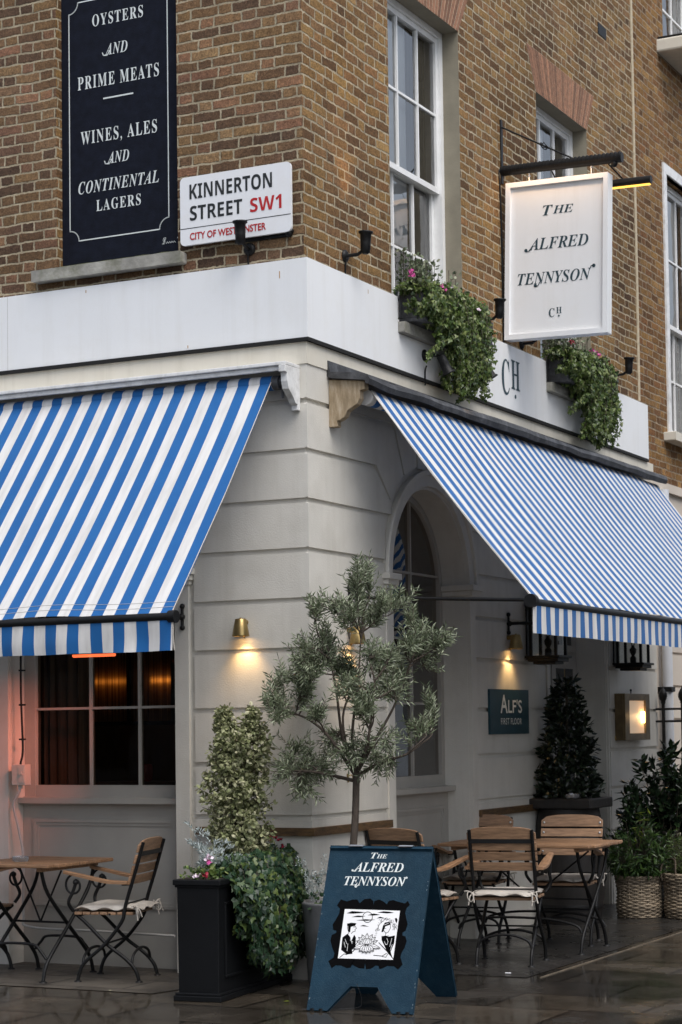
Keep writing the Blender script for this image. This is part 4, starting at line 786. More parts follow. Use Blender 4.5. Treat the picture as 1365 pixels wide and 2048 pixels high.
# heater behind the left valance
t = empty('patio_heater', (-1.43, -.45, 2.207)); tag(t, 'slim infrared heater glowing orange behind the left valance', 'heater')
g = MB(); g.box(-.21, .21, -.05, .05, .0, .05); g.tube([(-.15, 0, .05), (-.15, .30, .10)], .01); g.tube([(.15, 0, .05), (.15, .30, .10)], .01); g.build('body', M['black'], t, bevel=.006)
g = MB(); g.tube([(-.17, 0, -.006), (.17, 0, -.006)], .014, 8); g.build('element', M['heat'], t)
l = bpy.data.lights.new('heater_glow', 'AREA'); l.shape = 'RECTANGLE'; l.size = .35; l.size_y = .06; l.energy = .9; l.color = (1, .24, .14); l.spread = R(60)
lo = bpy.data.objects.new('heater_glow', l); col.objects.link(lo); lo.parent = t; lo.location = (0, 0, -.03); lo.rotation_euler = V((1.04, -.44, .72)).to_track_quat('Z', 'Y').to_euler()
# lamps inside the pub, behind a ribbed glass screen
def ribmat():
    m, nt, b = _nt('ribbed_glass'); nt.nodes.remove(b); t = nt.nodes.new('ShaderNodeBsdfTranslucent'); vec = coord_(nt, (70, 1, 1.2)); n = noise_(nt, 1., 3, vec)
    nt.links.new(ramp_(nt, n.outputs[0], [(.32, (.20, .09, .02)), (.62, (.90, .62, .30))]), t.inputs[0]); nt.links.new(t.outputs[0], nt.nodes['Material Output'].inputs[0]); return m
t = empty('glass_screen', (-2.1, 1.06, 1.75)); tag(t, 'ribbed amber glass screen glowing behind the left window panes', 'glass screen')
g = MB(); g.quad((-.62, 0, 0), (.62, 0, 0), (.62, 0, .72), (-.62, 0, .72)); g.build('glass', ribmat(), t)
g = MB()
for x in (-.62, -.02, .38, .60): g.box(x - .014, x + .014, -.02, .02, -.02, .74)
g.box(-.63, .63, -.02, .02, -.03, 0); g.box(-.63, .63, -.02, .02, .72, .75); g.build('frame', M['black'], t)
for i, (x, w, y) in enumerate(((-2.30, .30, 1.105), (-1.80, .24, 1.105))):
    t = empty('bar_lamp', (x, y, 2.06)); tag(t, ('amber lamp blurred behind the ribbed glass, seen through the middle panes of the left window', 'amber lamp blurred behind the ribbed glass, seen through the right panes of the left window')[i], 'lamp', 'lamps inside the pub')
    g = MB(); g.tube([(-w / 2, 0, 0), (w / 2, 0, 0)], .022, 10); g.build('bulb', M['amber'], t)
    g = MB(); g.tube([(-w / 2, 0, .03), (w / 2, 0, .03)], .012, 6); g.tube([(0, 0, .03), (0, 0, 2.0)], .006, 6); g.build('fitting', M['brassdark'], t)
    l = bpy.data.lights.new('bar_light', 'AREA'); l.shape = 'RECTANGLE'; l.size = w; l.size_y = .03; l.energy = (.016, .030)[i]; l.color = (1, .5, .14)
    lo = bpy.data.objects.new('bar_light', l); col.objects.link(lo); lo.parent = t; lo.location = (0, -.028, 0); lo.rotation_euler = V((0, 1, 0)).to_track_quat('Z', 'Y').to_euler()
l = bpy.data.lights.new('room_fill', 'POINT'); l.energy = 1.6; l.color = (1, .72, .45); l.shadow_soft_size = .3  # added fill without a fitting, brightens the room behind the left window
lo = bpy.data.objects.new('room_fill', l); col.objects.link(lo); lo.parent = pub; lo.location = (-1.6, .80, 3.3)
t = empty('candle_jar', (-1.78, .75, 1.30)); tag(t, 'red glass jar standing inside the left window', 'jar')
g = MB(); g.lathe([(.04, 0), (.055, .02), (.055, .11), (.045, .13)], 12); g.build('jar', mat('red_glass', (.30, .02, .01), .2), t); g = MB(); g.box(-.35, .35, -.2, .2, -.06, 0); g.build('shelf', M['roomwarm'], t)
# switch box and conduit
t = empty('switch_box', (-2.34, -.0, 1.37)); tag(t, 'beige outdoor switch box with cables on the left window jamb', 'switch box')
g = MB(); g.box(-.062, .058, -.075, 0, -.075, .075); g.build('box', M['plastic'], t, bevel=.006)
g = MB(); g.box(.0, .05, -.079, -.075, -.055, .055); g.tube([(.026, -.079, .01), (.026, -.089, .01)], .012, 10); g.build('switch', M['plastic'], t)
g = MB(); g.tube(bez([(-.01, -.03, .075), (-.012, -.03, .09), (-.0, -.02, .20), (-.015, -.02, .6), (-.012, -.02, 1.1)]), .008, 6)
for z in (.25, .5, .75): g.box(-.028, .012, -.03, .0, z, z + .012)
g.build('cable', M['black'], t)
g = MB(); g.tube(bez([(-.01, -.04, -.075), (-.01, -.05, -.12), (-.06, -.05, -.22), (-.03, -.03, -.40), (.0, -.02, -.6), (-.0, -.02, -1.0), (.06, -.03, -1.09), (.6, -.04, -1.10), (1.3, -.06, -1.11)]), .010, 6); g.tube([(-.01, -.04, -.075), (-.01, -.04, -.10)], .018, 10); g.build('conduit', M['cable'], t)

# ------------------------------------------------------------------ sign by the porch, menu case, lanterns, railing
t = empty('bar_sign', (.03, 3.475, 1.79)); tag(t, 'dark teal wall sign reading ALF\'S FIRST FLOOR under a brass lamp', 'sign')
PA = lambda u, v, d=0: V((d, u - 3.475, v - 1.79))
g = MB(); g.pbox(PA, 3.055, 3.90, 1.610, 1.978, -.008, .012); g.build('plate', M['alf'], t, bevel=.003)
g = MB(); text(g, 'A', PA, 3.272, 3.418, 1.785, 1.930, .014, fat=.003); text(g, "LF'S", PA, 3.437, 3.735, 1.787, 1.888, .014, fat=.0025); text(g, 'FIRST FLOOR', PA, 3.275, 3.728, 1.690, 1.740, .014, sp=1.12); g.build('lettering', M['letterwhite'], t)
t = empty('menu_case', (DW, 6.52, 1.75)); tag(t, 'bronze framed menu case with a lit bulb on the pier right of the porch', 'menu case')
g = MB(); g.box(0, .085, -.37, .37, -.225, .22); g.build('case', M['brassdark'], t, bevel=.004)
g = MB(); g.box(.085, .105, -.37, -.24, -.225, .22); g.box(.085, .105, .24, .37, -.225, .22); g.box(.085, .105, -.24, .24, .155, .22); g.box(.085, .105, -.24, .24, -.225, -.16); g.build('frame', M['brassdark'], t, bevel=.003)
g = MB(); g.box(.0855, .088, -.238, .238, -.158, .153); g.build('paper', M['screen'], t)
g = MB(); g.tube([(.096, .17, -.06), (.096, .17, .05)], .022, 10); g.build('bulb', M['warm'], t)
g = MB(); g.tube([(.04, 0, .22), (.04, 0, .25)], .006, 6); g.ball((.04, 0, .255), .012); g.build('finial', M['black'], t)
l = bpy.data.lights.new('menu_light', 'POINT'); l.energy = .25; l.color = (1, .65, .3); l.shadow_soft_size = .02
lo = bpy.data.objects.new('menu_light', l); col.objects.link(lo); lo.parent = t; lo.location = (.14, .17, 0)
def lantern(y, z, lab):
    t = empty('wall_lantern', (.20, y, z)); tag(t, lab, 'lantern', 'black lanterns either side of the porch')
    m = MB(); m.box(-.135, .135, -.135, .135, .0, .03); m.box(-.155, .155, -.155, .155, .03, .05); m.box(-.10, .10, -.10, .10, -.022, 0)
    for sx in (-1, 1):
        for sy in (-1, 1): m.box(*sorted((sx * .10, sx * .125)), *sorted((sy * .10, sy * .125)), .05, .46)
    m.box(-.15, .15, -.15, .15, .46, .50); m.lathe([(.19, .50), (.10, .60), (.05, .64), (.001, .66)], 4, (0, 0, 0), 0, Matrix.Rotation(R(45), 4, 'Z'), False); m.build('frame', M['black'], t, bevel=.003)
    m = MB()
    for s in (-1, 1): m.quad((s * .113, -.10, .05), (s * .113, .10, .05), (s * .113, .10, .46), (s * .113, -.10, .46)); m.quad((-.10, s * .113, .05), (.10, s * .113, .05), (.10, s * .113, .46), (-.10, s * .113, .46))
    m.build('glass', M['lantglass'], t)
    m = MB(); m.lathe([(.03, .05), (.03, .10), (.014, .12), (.030, .15), (.034, .18), (.016, .20), (.014, .22)], 12); m.build('burner', M['black'], t)
    m = MB(); m.lathe([(.016, .22), (.028, .26), (.030, .36), (.022, .42)], 12); m.build('chimney', M['lantglass'], t)
    m = MB(); m.box(-.2, -.10, -.02, .02, .02, .05); m.box(-.2 + DW, -.2 + DW + .012, -.06, .06, .02, .5); m.build('arm', M['black'], t)
lantern(3.97, 2.215, 'black glazed wall lantern left of the porch above the cone-shaped bay'); lantern(6.20, 2.205, 'black glazed wall lantern right of the porch above the menu case')
t = empty('railing', (.0, 7.4, 0)); tag(t, 'black iron railing with pinecone finials beside the right pier', 'railing')
for x in (.10, .298, .496, .694, .892, 1.09):
    g = MB(); g.tube([(x, 0, 0), (x, 0, 1.90)], .017, 10); b_ = g.build('post', M['black'], t)
    g = MB(); pr = [(.02, 1.88), (.026, 1.89), (.018, 1.90)]
    for i in range(9): zz = 1.90 + i * .016; rr = .045 * math.sin(math.pi * min(1, (i + 2.2) / 11)) ; pr += [(rr, zz), (rr * .86, zz + .010)]
    pr += [(.001, 2.055)]; g.lathe(pr, 12, (x, 0, 0)); g.build('finial', M['black'], b_)
g = MB(); g.tube([(-.0, 0, 1.825), (1.11, 0, 1.825)], .011, 8); g.tube([(0, 0, 1.703), (1.11, 0, 1.703)], .011, 8); g.tube([(0, 0, .2), (1.11, 0, .2)], .011, 8); g.build('rail', M['black'], t)
# ------------------------------------------------------------------ chairs, cushions, tables
def folding_chair():
    t = empty('folding_chair')
    W = .222
    for s in (-1, 1):
        y = s * W
        up = bez([(-.262, y, .93), (-.20, y, .72), (-.145, y, .55), (-.125, y, .47), (-.105, y, .40), (.01, y, .255), (.15, y, .135), (.19, y, .07), (.205, y, .01)], 5)
        g = MB(); g.tube(up, .0125, 6); g.lathe([(.026, 0), (.024, .006), (.012, .012)], 10, (.205, y, 0)); g.build('leg', M['black'], t)
        y2 = s * (W - .028)
        lo = bez([(.235, y2, .455), (.15, y2, .385), (.01, y2, .25), (-.12, y2, .155), (-.19, y2, .08), (-.215, y2, .01)], 5)
        g = MB(); g.tube(lo, .0125, 6); g.lathe([(.026, 0), (.024, .006), (.012, .012)], 10, (-.215, y2, 0)); g.build('leg', M['black'], t)
        # arm: wooden rest, scroll and post
        ya = s * (W + .035); g = MB(); n = 9; vs = []
        ctr = bez([(-.165, ya, .665), (-.02, ya, .672), (.14, ya, .705), (.285, ya, .735)], 4)
        for i, c in enumerate(ctr):
            k = i / (len(ctr) - 1); w = .022 + .012 * math.sin(math.pi * min(1, k * 1.15)); h = .011
            for a, b in ((-1, -1), (1, -1), (1.0, .6), (.6, 1), (-.6, 1), (-1., .6)): vs.append(c + V((0, a * w, b * h)))
        m_ = len(ctr); g.add(vs, [(i * 6 + j, i * 6 + (j + 1) % 6, (i + 1) * 6 + (j + 1) % 6, (i + 1) * 6 + j) for i in range(m_ - 1) for j in range(6)] + [tuple(range(5, -1, -1)), tuple(range((m_ - 1) * 6, m_ * 6))]); ao = g.build('armrest', M['teak'], t)
        g = MB(); sp = []
        for i in range(22):
            a = R(100 - i * 17); r_ = .075 - .0018 * i; sp.append((.235 - .02 + r_ * math.cos(a) * .9, ya, .645 + r_ * math.sin(a)))
        g.tube(sp, .008, 6); g.tube(bez([(.235, s * W, .47), (.255, ya, .53), (.225, ya, .60), (.205, ya, .655)]), .012, 6); g.ball((.205, ya, .665), .02); g.tube([(-.17, y, .655), (-.12, ya, .655)], .012, 6)
        g.build('scroll', M['black'], ao)
    g = MB()
    for i in range(7):
        x0 = -.18 + i * .060; g.box(x0, x0 + .052, -.215, .215, .445, .465)
    g.build('seat', M['teakY'], t, bevel=.004)
    g = MB()                                                       # back slats, bowed a little, the top one crowned
    for k, (z0, z1) in enumerate(((.862, .928), (.788, .848), (.718, .776), (.648, .706))):
        n = 12; vs = []
        for i in range(n + 1):
            y = -.245 + .49 * i / n; q = (y / .245) ** 2; top = z1 + (.026 * (1 - q ** 1.5) if k == 0 else 0); 
            if k == 0 and i in (0, n): top -= .018
            for z in (z0, top):
                xb = -.262 + (.93 - z) * .30 + .012 * (q - 1) + .010
                vs += [(xb, y, z), (xb + .018, y, z)]
        fs = []
        for i in range(n): a = i * 4; b = a + 4; fs += [(a, a + 2, b + 2, b), (a + 1, b + 1, b + 3, a + 3), (a, b, b + 1, a + 1), (a + 2, a + 3, b + 3, b + 2)]
        fs += [(0, 1, 3, 2), (n * 4, n * 4 + 2, n * 4 + 3, n * 4 + 1)]; g.add(vs, fs)
    k0 = -.262 + (.93 - .855) * .30; g2 = MB(); g2.box(k0 - .008, k0 + .004, -W, W, .838, .868)
    bk = g.build('backrest', M['teakY'], t, bevel=.004)
    g2.build('crossbar', M['black'], t)
    g = MB()
    for z in (.893, .818, .747, .677):
        for s in (-1, 1): g.ball((-.262 + (.93 - z) * .30 + .027, s * W, z), .0095, 0, 8, (.5, 1, 1))
    g.build('bolt', M['steel'], bk)
    g = MB()
    for x, z, y in ((.17, .115, W), (-.165, .115, W - .028)):
        g.tube(bez([(x, -y, z), (x, -y * .85, z + .055), (x, -y * .4, z + .088), (x, 0, z + .095), (x, y * .4, z + .088), (x, y * .85, z + .055), (x, y, z)], 4), .010, 6)
    g.tube([(-.135, -W, .52), (-.135, W, .52)], .006, 6); g.tube([(-.02, -W, .45), (-.02, W, .45)], .008, 6); g.tube([(.01, -W, .255), (.01, W, .255)], .007, 6); g.tube([(.2, -W + .03, .44), (.2, W - .03, .44)], .009, 6)
    g.build('stretcher', M['black'], t)
    return t
def cushion_mesh(seed):
    rr = random.Random(seed); g = MB(); N = 22; vs = []; off = V((rr.random() * 9, rr.random() * 9, 0))
    tuft = [(-.09, -.09), (.09, -.09), (-.09, .09), (.09, .09), (0, 0)]
    for side in (1, -1):
        for i in range(N + 1):
            for j in range(N + 1):
                x, y = -.5 + i / N, -.5 + j / N
                e = min(.5 - abs(x), .5 - abs(y)); edge = 1 - math.exp(-e * 16)
                X, Y = x * .44, y * .445
                X += .010 * mnoise.noise(V((Y * 14, x, 0)) + off) * (abs(x) > .45); Y += .010 * mnoise.noise(V((X * 14, y, 4)) + off) * (abs(y) > .45)
                z = .026 * edge
                for a, b in tuft: z -= .016 * math.exp(-((X - a) ** 2 + (Y - b) ** 2) / .0012)
                z += .006 * mnoise.noise(V((X * 12, Y * 12, 2)) + off)
                wv = .010 * math.sin(X * 40 + off.x) * (e < .03) + .008 * math.sin(Y * 37 + off.y) * (e < .03)
                vs.append((X, Y, .022 + (z if side > 0 else -.016 * edge) + wv + .012 * (abs(x) * 2) ** 4 * 0))
    k = (N + 1) ** 2; fs = []
    for i in range(N):
        for j in range(N):
            a = i * (N + 1) + j; fs += [(a, a + N + 1, a + N + 2, a + 1), (k + a, k + a + 1, k + a + N + 2, k + a + N + 1)]
    bd = [(i, 0) for i in range(N)] + [(N, j) for j in range(N)] + [(N - i, N) for i in range(N)] + [(0, N - j) for j in range(N)]
    ix = [i * (N + 1) + j for i, j in bd]; fs += [(ix[q], ix[(q + 1) % len(ix)], k + ix[(q + 1) % len(ix)], k + ix[q]) for q in range(len(ix))]
    g.add(vs, fs, 0, True); return g
chair0 = folding_chair(); used = []
def place_chair(x, y, rz, lab, clab=None, sc_=1.02, z=.004):
    t = chair0 if not used else copy_tree(chair0); used.append(1)
    t.location = (x, y, z); t.rotation_euler = (0, 0, R(rz)); t.scale = (1, 1, sc_); tag(t, lab, 'chair', 'folding slatted armchairs on the terrace')
    if clab:
        c = empty('seat_cushion', (x + .005 * math.cos(R(rz)), y, z + .467 * sc_), R(rz)); tag(c, clab, 'cushion', 'natural canvas seat cushions')
        cushion_mesh(len(used)).build('pad', M['cushion'], c)
        for s in (-1, 1):
            g = MB(); b = V((-.20, s * .20, .02))
            for dx, dz, dy in ((-.03, -.075, .015), (-.045, -.055, -.03), (.0, .02, .05), (-.02, .025, -.045)):
                g.tube(bez([b, b + V((dx * .6, s * .02 + dy * .5, dz * .3 + .015)), b + V((dx, s * .025 + dy, dz))], 4), .005, 5)
            g.tube(bez([b, b + V((-.02, s * .04, .02)), b + V((-.035, s * .045, -.02)), b + V((-.02, s * .02, -.05)), b], 4), .0045, 5); g.ball(b + V((-.01, s * .012, 0)), .013)
            g.build('tie', M['cushion'], c)
    return t
place_chair(-1.265, -.43, 194, 'wooden slatted armchair beside the black planter, turned to the left table', 'pale tufted cushion on the armchair beside the black planter', 1.0)
place_chair(-2.46, -.50, 4, 'wooden armchair cut off at the left edge of the photo, without a cushion', None, 1.0)
place_chair(.885, 1.31, 101, 'wooden armchair before the long table with its back to the viewer', 'flat cushion with a bow on the armchair in front of the long table')
place_chair(.81, 2.68, -82, 'wooden armchair behind the right end of the long table, three slats showing', 'white cushion on the armchair behind the right end of the long table')
place_chair(.10, 2.58, -82, 'wooden armchair behind the left part of the long table, against the stucco pier', 'shaded cushion on the armchair behind the left part of the long table')
place_chair(.315, .965, 78, 'wooden armchair half hidden behind the blue A-board', 'cushion on the armchair behind the blue A-board')
def folding_table(x, y, lx, ly, h, n, lab, zg=.004):
    t = empty('folding_table', (x, y, zg)); tag(t, lab, 'table', 'slatted wooden terrace tables')
    g = MB(); w = ly / n
    for i in range(n):
        y0 = -ly / 2 + i * w; e = rnd.uniform(-.004, .004); c = .035 if i in (0, n - 1) else 0
        g.box(-lx / 2 + e + c * .5, lx / 2 + e - c * .5, y0 + .003, y0 + w - .003, h - .024, h + rnd.uniform(-.001, .001))
    tp = g.build('tabletop', M['teak'], t, bevel=.006)
    for s in (-1, 1): g = MB(); g.box(s * (lx / 2 - .13) - .022, s * (lx / 2 - .13) + .022, -ly / 2 + .06, ly / 2 - .06, h - .052, h - .0245); g.build('batten', M['teak'], tp)
    for s in (-1, 1):
        X = s * (lx / 2 - .13)
        for q, dx in ((-1, -.012), (1, .012)):
            g = MB(); g.tube(bez([(X + dx, q * (ly / 2 - .10), h - .05), (X + dx, q * (ly / 2 - .17), h - .20), (X + dx, 0, h * .47), (X + dx, -q * (ly / 2 - .14), .14), (X + dx, -q * (ly / 2 - .08), .01)], 6), .0135, 6)
            g.lathe([(.028, 0), (.026, .006), (.012, .012)], 10, (X + dx, -q * (ly / 2 - .08), 0)); g.build('leg', M['black'], t)
    g = MB()
    for q in (-1, 1):
        yy = q * (ly / 2 - .135); g.tube(bez([(-lx / 2 + .13, yy, .15), (-lx / 2 + .18, yy, .205), (-lx / 6, yy, .245), (lx / 6, yy, .245), (lx / 2 - .18, yy, .205), (lx / 2 - .13, yy, .15)], 5), .010, 6)
    g.tube([(-lx / 2 + .13, 0, h * .47), (lx / 2 - .13, 0, h * .47)], .008, 6); g.tube([(-lx / 2 + .13, .08, h - .06), (0, 0, h * .47)], .007, 6); g.tube([(lx / 2 - .13, -.08, h - .06), (0, 0, h * .47)], .007, 6)
    g.build('stretcher', M['black'], t)
    return t
folding_table(-1.84, -.515, .72, .79, .79, 9, 'small square slatted table in front of the left window')
folding_table(.68, 2.27, 1.24, .78, .797, 9, 'long slatted table among four chairs in front of the right arched window')
def ashtray(x, y, z, lab):
    t = empty('ashtray', (x, y, z)); tag(t, lab, 'ashtray', 'small glass ashtrays')
    m, nt, b = _nt('clear_glass'); b.inputs['Transmission Weight'].default_value = .9; b.inputs['Roughness'].default_value = .05; b.inputs['IOR'].default_value = 1.45; b.inputs['Base Color'].default_value = (.9, .9, .92, 1)
    g = MB(); g.lathe([(.045, 0), (.055, .005), (.058, .034), (.052, .036), (.046, .012), (.001, .010)], 20); g.build('dish', m, t)
ashtray(-1.90, -.66, .795, 'glass ashtray on the left slatted table'); ashtray(.40, 3.95, 1.065, 'glass ashtray on the dark barrel table')

# ------------------------------------------------------------------ A-board
ab = empty('a_board', (.952, -.885, 0), R(5.6)); tag(ab, 'petrol blue wooden A-board with white pub name and black-framed woodcut picture', 'sandwich board')
AH, AS, AWD = .952, .425, .330
SLp = math.hypot(AH, AS)
def PF(u, v, d=0): k = v / SLp; return V((u + .008 * 0, -AS + AS * k - d * AH / SLp, AH * k + d * -AS / SLp * -1))
def PB(u, v, d=0): k = v / SLp; return V((u, AS - AS * k + d * AH / SLp, AH * k + d * AS / SLp))
out = [(-AWD, .012), (-AWD + .125, .012), (-AWD + .255, .160), (AWD - .235, .160), (AWD - .125, .012), (AWD, .012), (AWD, SLp), (-AWD, SLp)]
def panel(mb, P, d0, d1):
    vs = [P(u, v, d) for d in (d0, d1) for u, v in out]; n = 8
    mb.add(vs, [(0, 1, 2, 7), (2, 3, 6, 7), (3, 4, 5, 6), (8, 15, 10, 9), (10, 15, 14, 11), (11, 14, 13, 12)] + [(i, (i + 1) % n, (i + 1) % n + n, i + n) for i in range(n)])
g = MB(); panel(g, PF, -.022, 0); fp = g.build('front_panel', M['teal'], ab, bevel=.004)
g = MB(); panel(g, PB, -.022, 0); g.build('back_panel', M['teal'], ab, bevel=.004)
for s in (-1, 1):
    g = MB(); g.box(s * .16 - .045, s * .16 + .045, -.028, .028, AH + .001, AH + .0045); g.tube([(s * .16 - .045, 0, AH + .004), (s * .16 + .045, 0, AH + .004)], .006, 8); g.build('hinge', M['steel'], ab)
for q in (-1, 1):
    for s in (-1, 1):
        for o in (.03, .085): g = MB(); g.lathe([(.014, 0), (.014, .018)], 10, (s * (AWD - o), q * (AS - .012), 0)); g.build('rubber_foot', M['black'], ab)
g = MB(); rc = random.Random(9)
for i in range(34):
    e_ = rc.choice((0, 1, 1, 2)); v = rc.uniform(.03, SLp - .02) ; u = (-AWD + rc.uniform(.0, .006), AWD - rc.uniform(.0, .006), rc.uniform(-AWD, AWD))[e_]
    if e_ == 2: v = SLp - rc.uniform(.004, .012)
    w, h = rc.uniform(.001, .003), rc.uniform(.002, .007); w, h = (h, w) if e_ == 2 else (w, h)
    u = max(-AWD + w, min(AWD - w, u)); g.add([PF(u - w, v - h, .0007), PF(u + w * .6, v - h * .8, .0007), PF(u + w, v + h * .5, .0007), PF(u - w * .5, v + h, .0007)], [(0, 1, 2, 3)])
g.build('paint_chip', mat('worn_paint', (.16, .20, .22), .8, .3), fp)
g = MB(); ch = bez([(-.02, -.40, .17), (-.03, -.30, .06), (-.07, -.30, .012), (-.30, -.40, .01), (-.36, -.43, .012)], 14)
for i in range(0, len(ch) - 1): g.tube([ch[i], ch[i + 1]], .0024 if i % 2 else .0012, 5)
g.build('chain', M['lead'], ab)
def ZU(x, y):                                                        # the picture was measured on an enlarged view of the panel
    l = 240 - (y - 150) * 155 / 1385; r = 1080 - (y - 165) * 135 / 1425
    top = 157 + 14 * (x - 240) / 840; bot = 1535 + 52 * (x - 85) / 860
    return (-AWD + 2 * AWD * (x - l) / (r - l), SLp - (y - top) / (bot - top) * (SLp - .012))
PZ = lambda x, y, d=0: PF(*ZU(x, y), d)
g = MB()
def ztext(t, x0, x1, yb0, yb1, yt, st):
    u0, v0 = ZU(x0, yb0); u1, v1 = ZU(x1, yb1); _, vt = ZU(x0 + 30, yt); text(g, t, PF, u0, u1, v0, vt, .0012, st, tilt=0)
ztext('T', 573, 628, 268, 270, 219, ITA); ztext('HE', 622, 706, 268, 270, 233, ITA)
ztext('ALFRED', 432, 842, 381, 389, 304, ITA); ztext('TENNYSON', 357, 862, 499, 512, 424, ITA)
for x, y, r in ((425, 372, 9), (455, 512, 10), (872, 440, 9)): g.prism([ZU(x + r * math.cos(k * .6283), y + r * math.sin(k * .6283)) for k in range(10)], PF, .0006, .0014)
strip(g, PF, [ZU(422, 374), ZU(440, 380), ZU(462, 365)], .0045, .0014); strip(g, PF, [ZU(455, 512), ZU(474, 505), ZU(488, 480)], .0045, .0014); strip(g, PF, [ZU(845, 490), ZU(858, 450), ZU(872, 438)], .0045, .0014)
g.build('lettering', M['letterwhite'], fp)
fr = [(335, 622), (385, 640), (430, 625), (470, 624), (492, 655), (530, 622), (580, 617), (604, 640), (606, 672), (612, 640), (650, 626), (690, 645), (715, 668), (732, 640), (765, 632), (810, 648), (866, 662), (888, 640), (904, 676), (880, 700), (868, 745), (878, 790), (890, 840), (875, 895), (850, 912), (850, 935), (875, 945), (886, 985), (870, 1040), (845, 1085), (838, 1120), (858, 1180), (822, 1222), (790, 1195), (735, 1190), (690, 1212), (670, 1215), (668, 1190), (640, 1185), (600, 1212), (560, 1215), (551, 1165), (545, 1210), (500, 1205), (455, 1180), (435, 1172), (432, 1200), (400, 1202), (350, 1180), (310, 1178), (276, 1202), (246, 1142), (285, 1125), (295, 1080), (275, 1030), (258, 970), (268, 925), (305, 905), (305, 888), (278, 880), (273, 835), (300, 790), (325, 740), (328, 700), (303, 672)]
def zpoly(mb, pts, d, mi=0):
    """star-shaped outline filled from its centre"""
    c = (sum(p[0] for p in pts) / len(pts), sum(p[1] for p in pts) / len(pts)); n = len(pts)
    mb.add([PZ(*c, d)] + [PZ(*p, d) for p in pts], [(0, i + 1, (i + 1) % n + 1) for i in range(n)], mi)
g = MB(); zpoly(g, fr, .0008); g.build('frame_print', M['ink'], fp)
g = MB(); g.add([PZ(370, 705, .0012), PZ(825, 725, .0012), PZ(780, 1140, .0012), PZ(325, 1120, .0012)], [(0, 1, 2, 3)]); g.build('picture', M['paper'], fp)
g = MB(); D2 = .0017
def blk(*pts): zpoly(g, pts, D2)
def ln(pts, w=5): strip(g, PF, [ZU(*p) for p in pts], w * .00078, D2 + .0003)
def ell(cx, cy, rx, ry, n=20, a0=0, a1=360): return [(cx + rx * math.cos(R(a0 + (a1 - a0) * i / n)), cy + ry * math.sin(R(a0 + (a1 - a0) * i / n))) for i in range(n + 1)]
for c in ([(385, 742), (430, 724), (500, 730), (545, 735), (500, 742), (440, 746)], [(640, 738), (690, 728), (740, 732), (778, 742), (720, 747)], [(425, 775), (480, 762), (545, 768), (500, 776)], [(560, 760), (610, 746), (665, 758), (610, 764)], [(465, 803), (540, 794), (628, 800), (560, 808)], [(635, 788), (665, 774), (702, 786)], [(500, 852), (530, 843), (575, 858)]): blk(*c)
ln(ell(561, 777, 40, 45), 5)
blk((393, 830), (430, 822), (470, 828), (462, 846), (430, 845), (418, 880), (420, 905), (405, 900), (395, 870)); ln([(440, 842), (465, 858), (472, 872), (460, 880), (462, 895), (440, 902), (432, 915)], 4); ln([(405, 905), (410, 918)], 4); ln([(445, 858), (456, 860)], 3)
blk((358, 945), (400, 915), (420, 940), (445, 1000), (455, 925), (470, 950), (468, 1030), (440, 1050), (445, 1085), (400, 1090), (350, 1050)); 
ln([(340, 1115), (375, 1085), (400, 1090)], 5); ln([(450, 1040), (485, 985), (490, 970)], 4); ln([(470, 1035), (450, 1065), (420, 1075)], 6)
LV = []
for a, L, cx, cy in [(a_, 96, 562, 1005) for a_ in (-72, 72, -50, 50, -28, 28, 0)] + [(a_, 74, 562, 1020) for a_ in (-86, 86, -60, 60, -34, 34, -12, 14)] + [(a_, 100, 562, 1008) for a_ in (112, -112)] + [(a_, 78, 562, 1010) for a_ in (140, -140, 160, -160, 180)]:
    s_, c_ = math.sin(R(a)), math.cos(R(a)); k_ = 1.25 if abs(a) > 100 else 1.
    LV.append(([(cx + s_ * L * t * k_ + c_ * w, cy - c_ * L * t * .98 + s_ * w) for t, w in ((0, 0), (.22, -13), (.5, -19), (.78, -12), (1, 0), (.78, 12), (.5, 19), (.22, 13))], [(cx + s_ * L * t * k_, cy - c_ * L * t * .98) for t in (.2, .85)]))
wl = MB(); dk = D2
for out_, mid_ in LV:
    c_ = (sum(p[0] for p in out_) / 8, sum(p[1] for p in out_) / 8); zpoly(g, out_, dk)
    zpoly(wl, [(c_[0] + (p[0] - c_[0]) * .80, c_[1] + (p[1] - c_[1]) * .80) for p in out_], dk + .00012); strip(g, PF, [ZU(*p) for p in mid_], 2.6 * .00078, dk + .00024); dk += .0003
wl.build('leaf_print', M['paper'], fp)
blk((690, 850), (705, 825), (740, 818), (755, 840), (715, 848), (700, 870), (692, 905), (678, 905)); ln([(748, 842), (752, 870), (735, 905), (715, 915), (695, 890), (705, 868), (695, 862)], 4); ln([(715, 915), (712, 940), (740, 938)], 4); blk((785, 790), (800, 785), (808, 805), (800, 832), (790, 815)); ln([(705, 875), (716, 876)], 3)
rr = random.Random(3)
for i in range(120):
    a = rr.uniform(165, 375); r_ = rr.uniform(.62, 1.); x, y = 712 + 92 * r_ * math.cos(R(a)), 868 + 84 * r_ * math.sin(R(a)) * 1.0
    if a < 230: y += rr.uniform(0, 60) * (r_ > .7)
    ln([(x, y), (x + 9 * math.cos(R(a + 80)), y + 9 * math.sin(R(a + 80)))], 2.2)
blk((680, 940), (712, 935), (735, 945), (790, 935), (785, 1000), (755, 1080), (775, 1125), (735, 1085), (700, 1010), (682, 975)); ln([(620, 1100), (690, 1108), (725, 1085)], 5); ln([(660, 995), (745, 1085), (782, 1135)], 6); ln([(690, 1110), (720, 1118), (735, 1090)], 4)
g.build('print', M['ink'], fp)
g = MB()
def wln(pts, w=3): strip(g, PF, [ZU(*p) for p in pts], w * .00078, D2 + .0008)
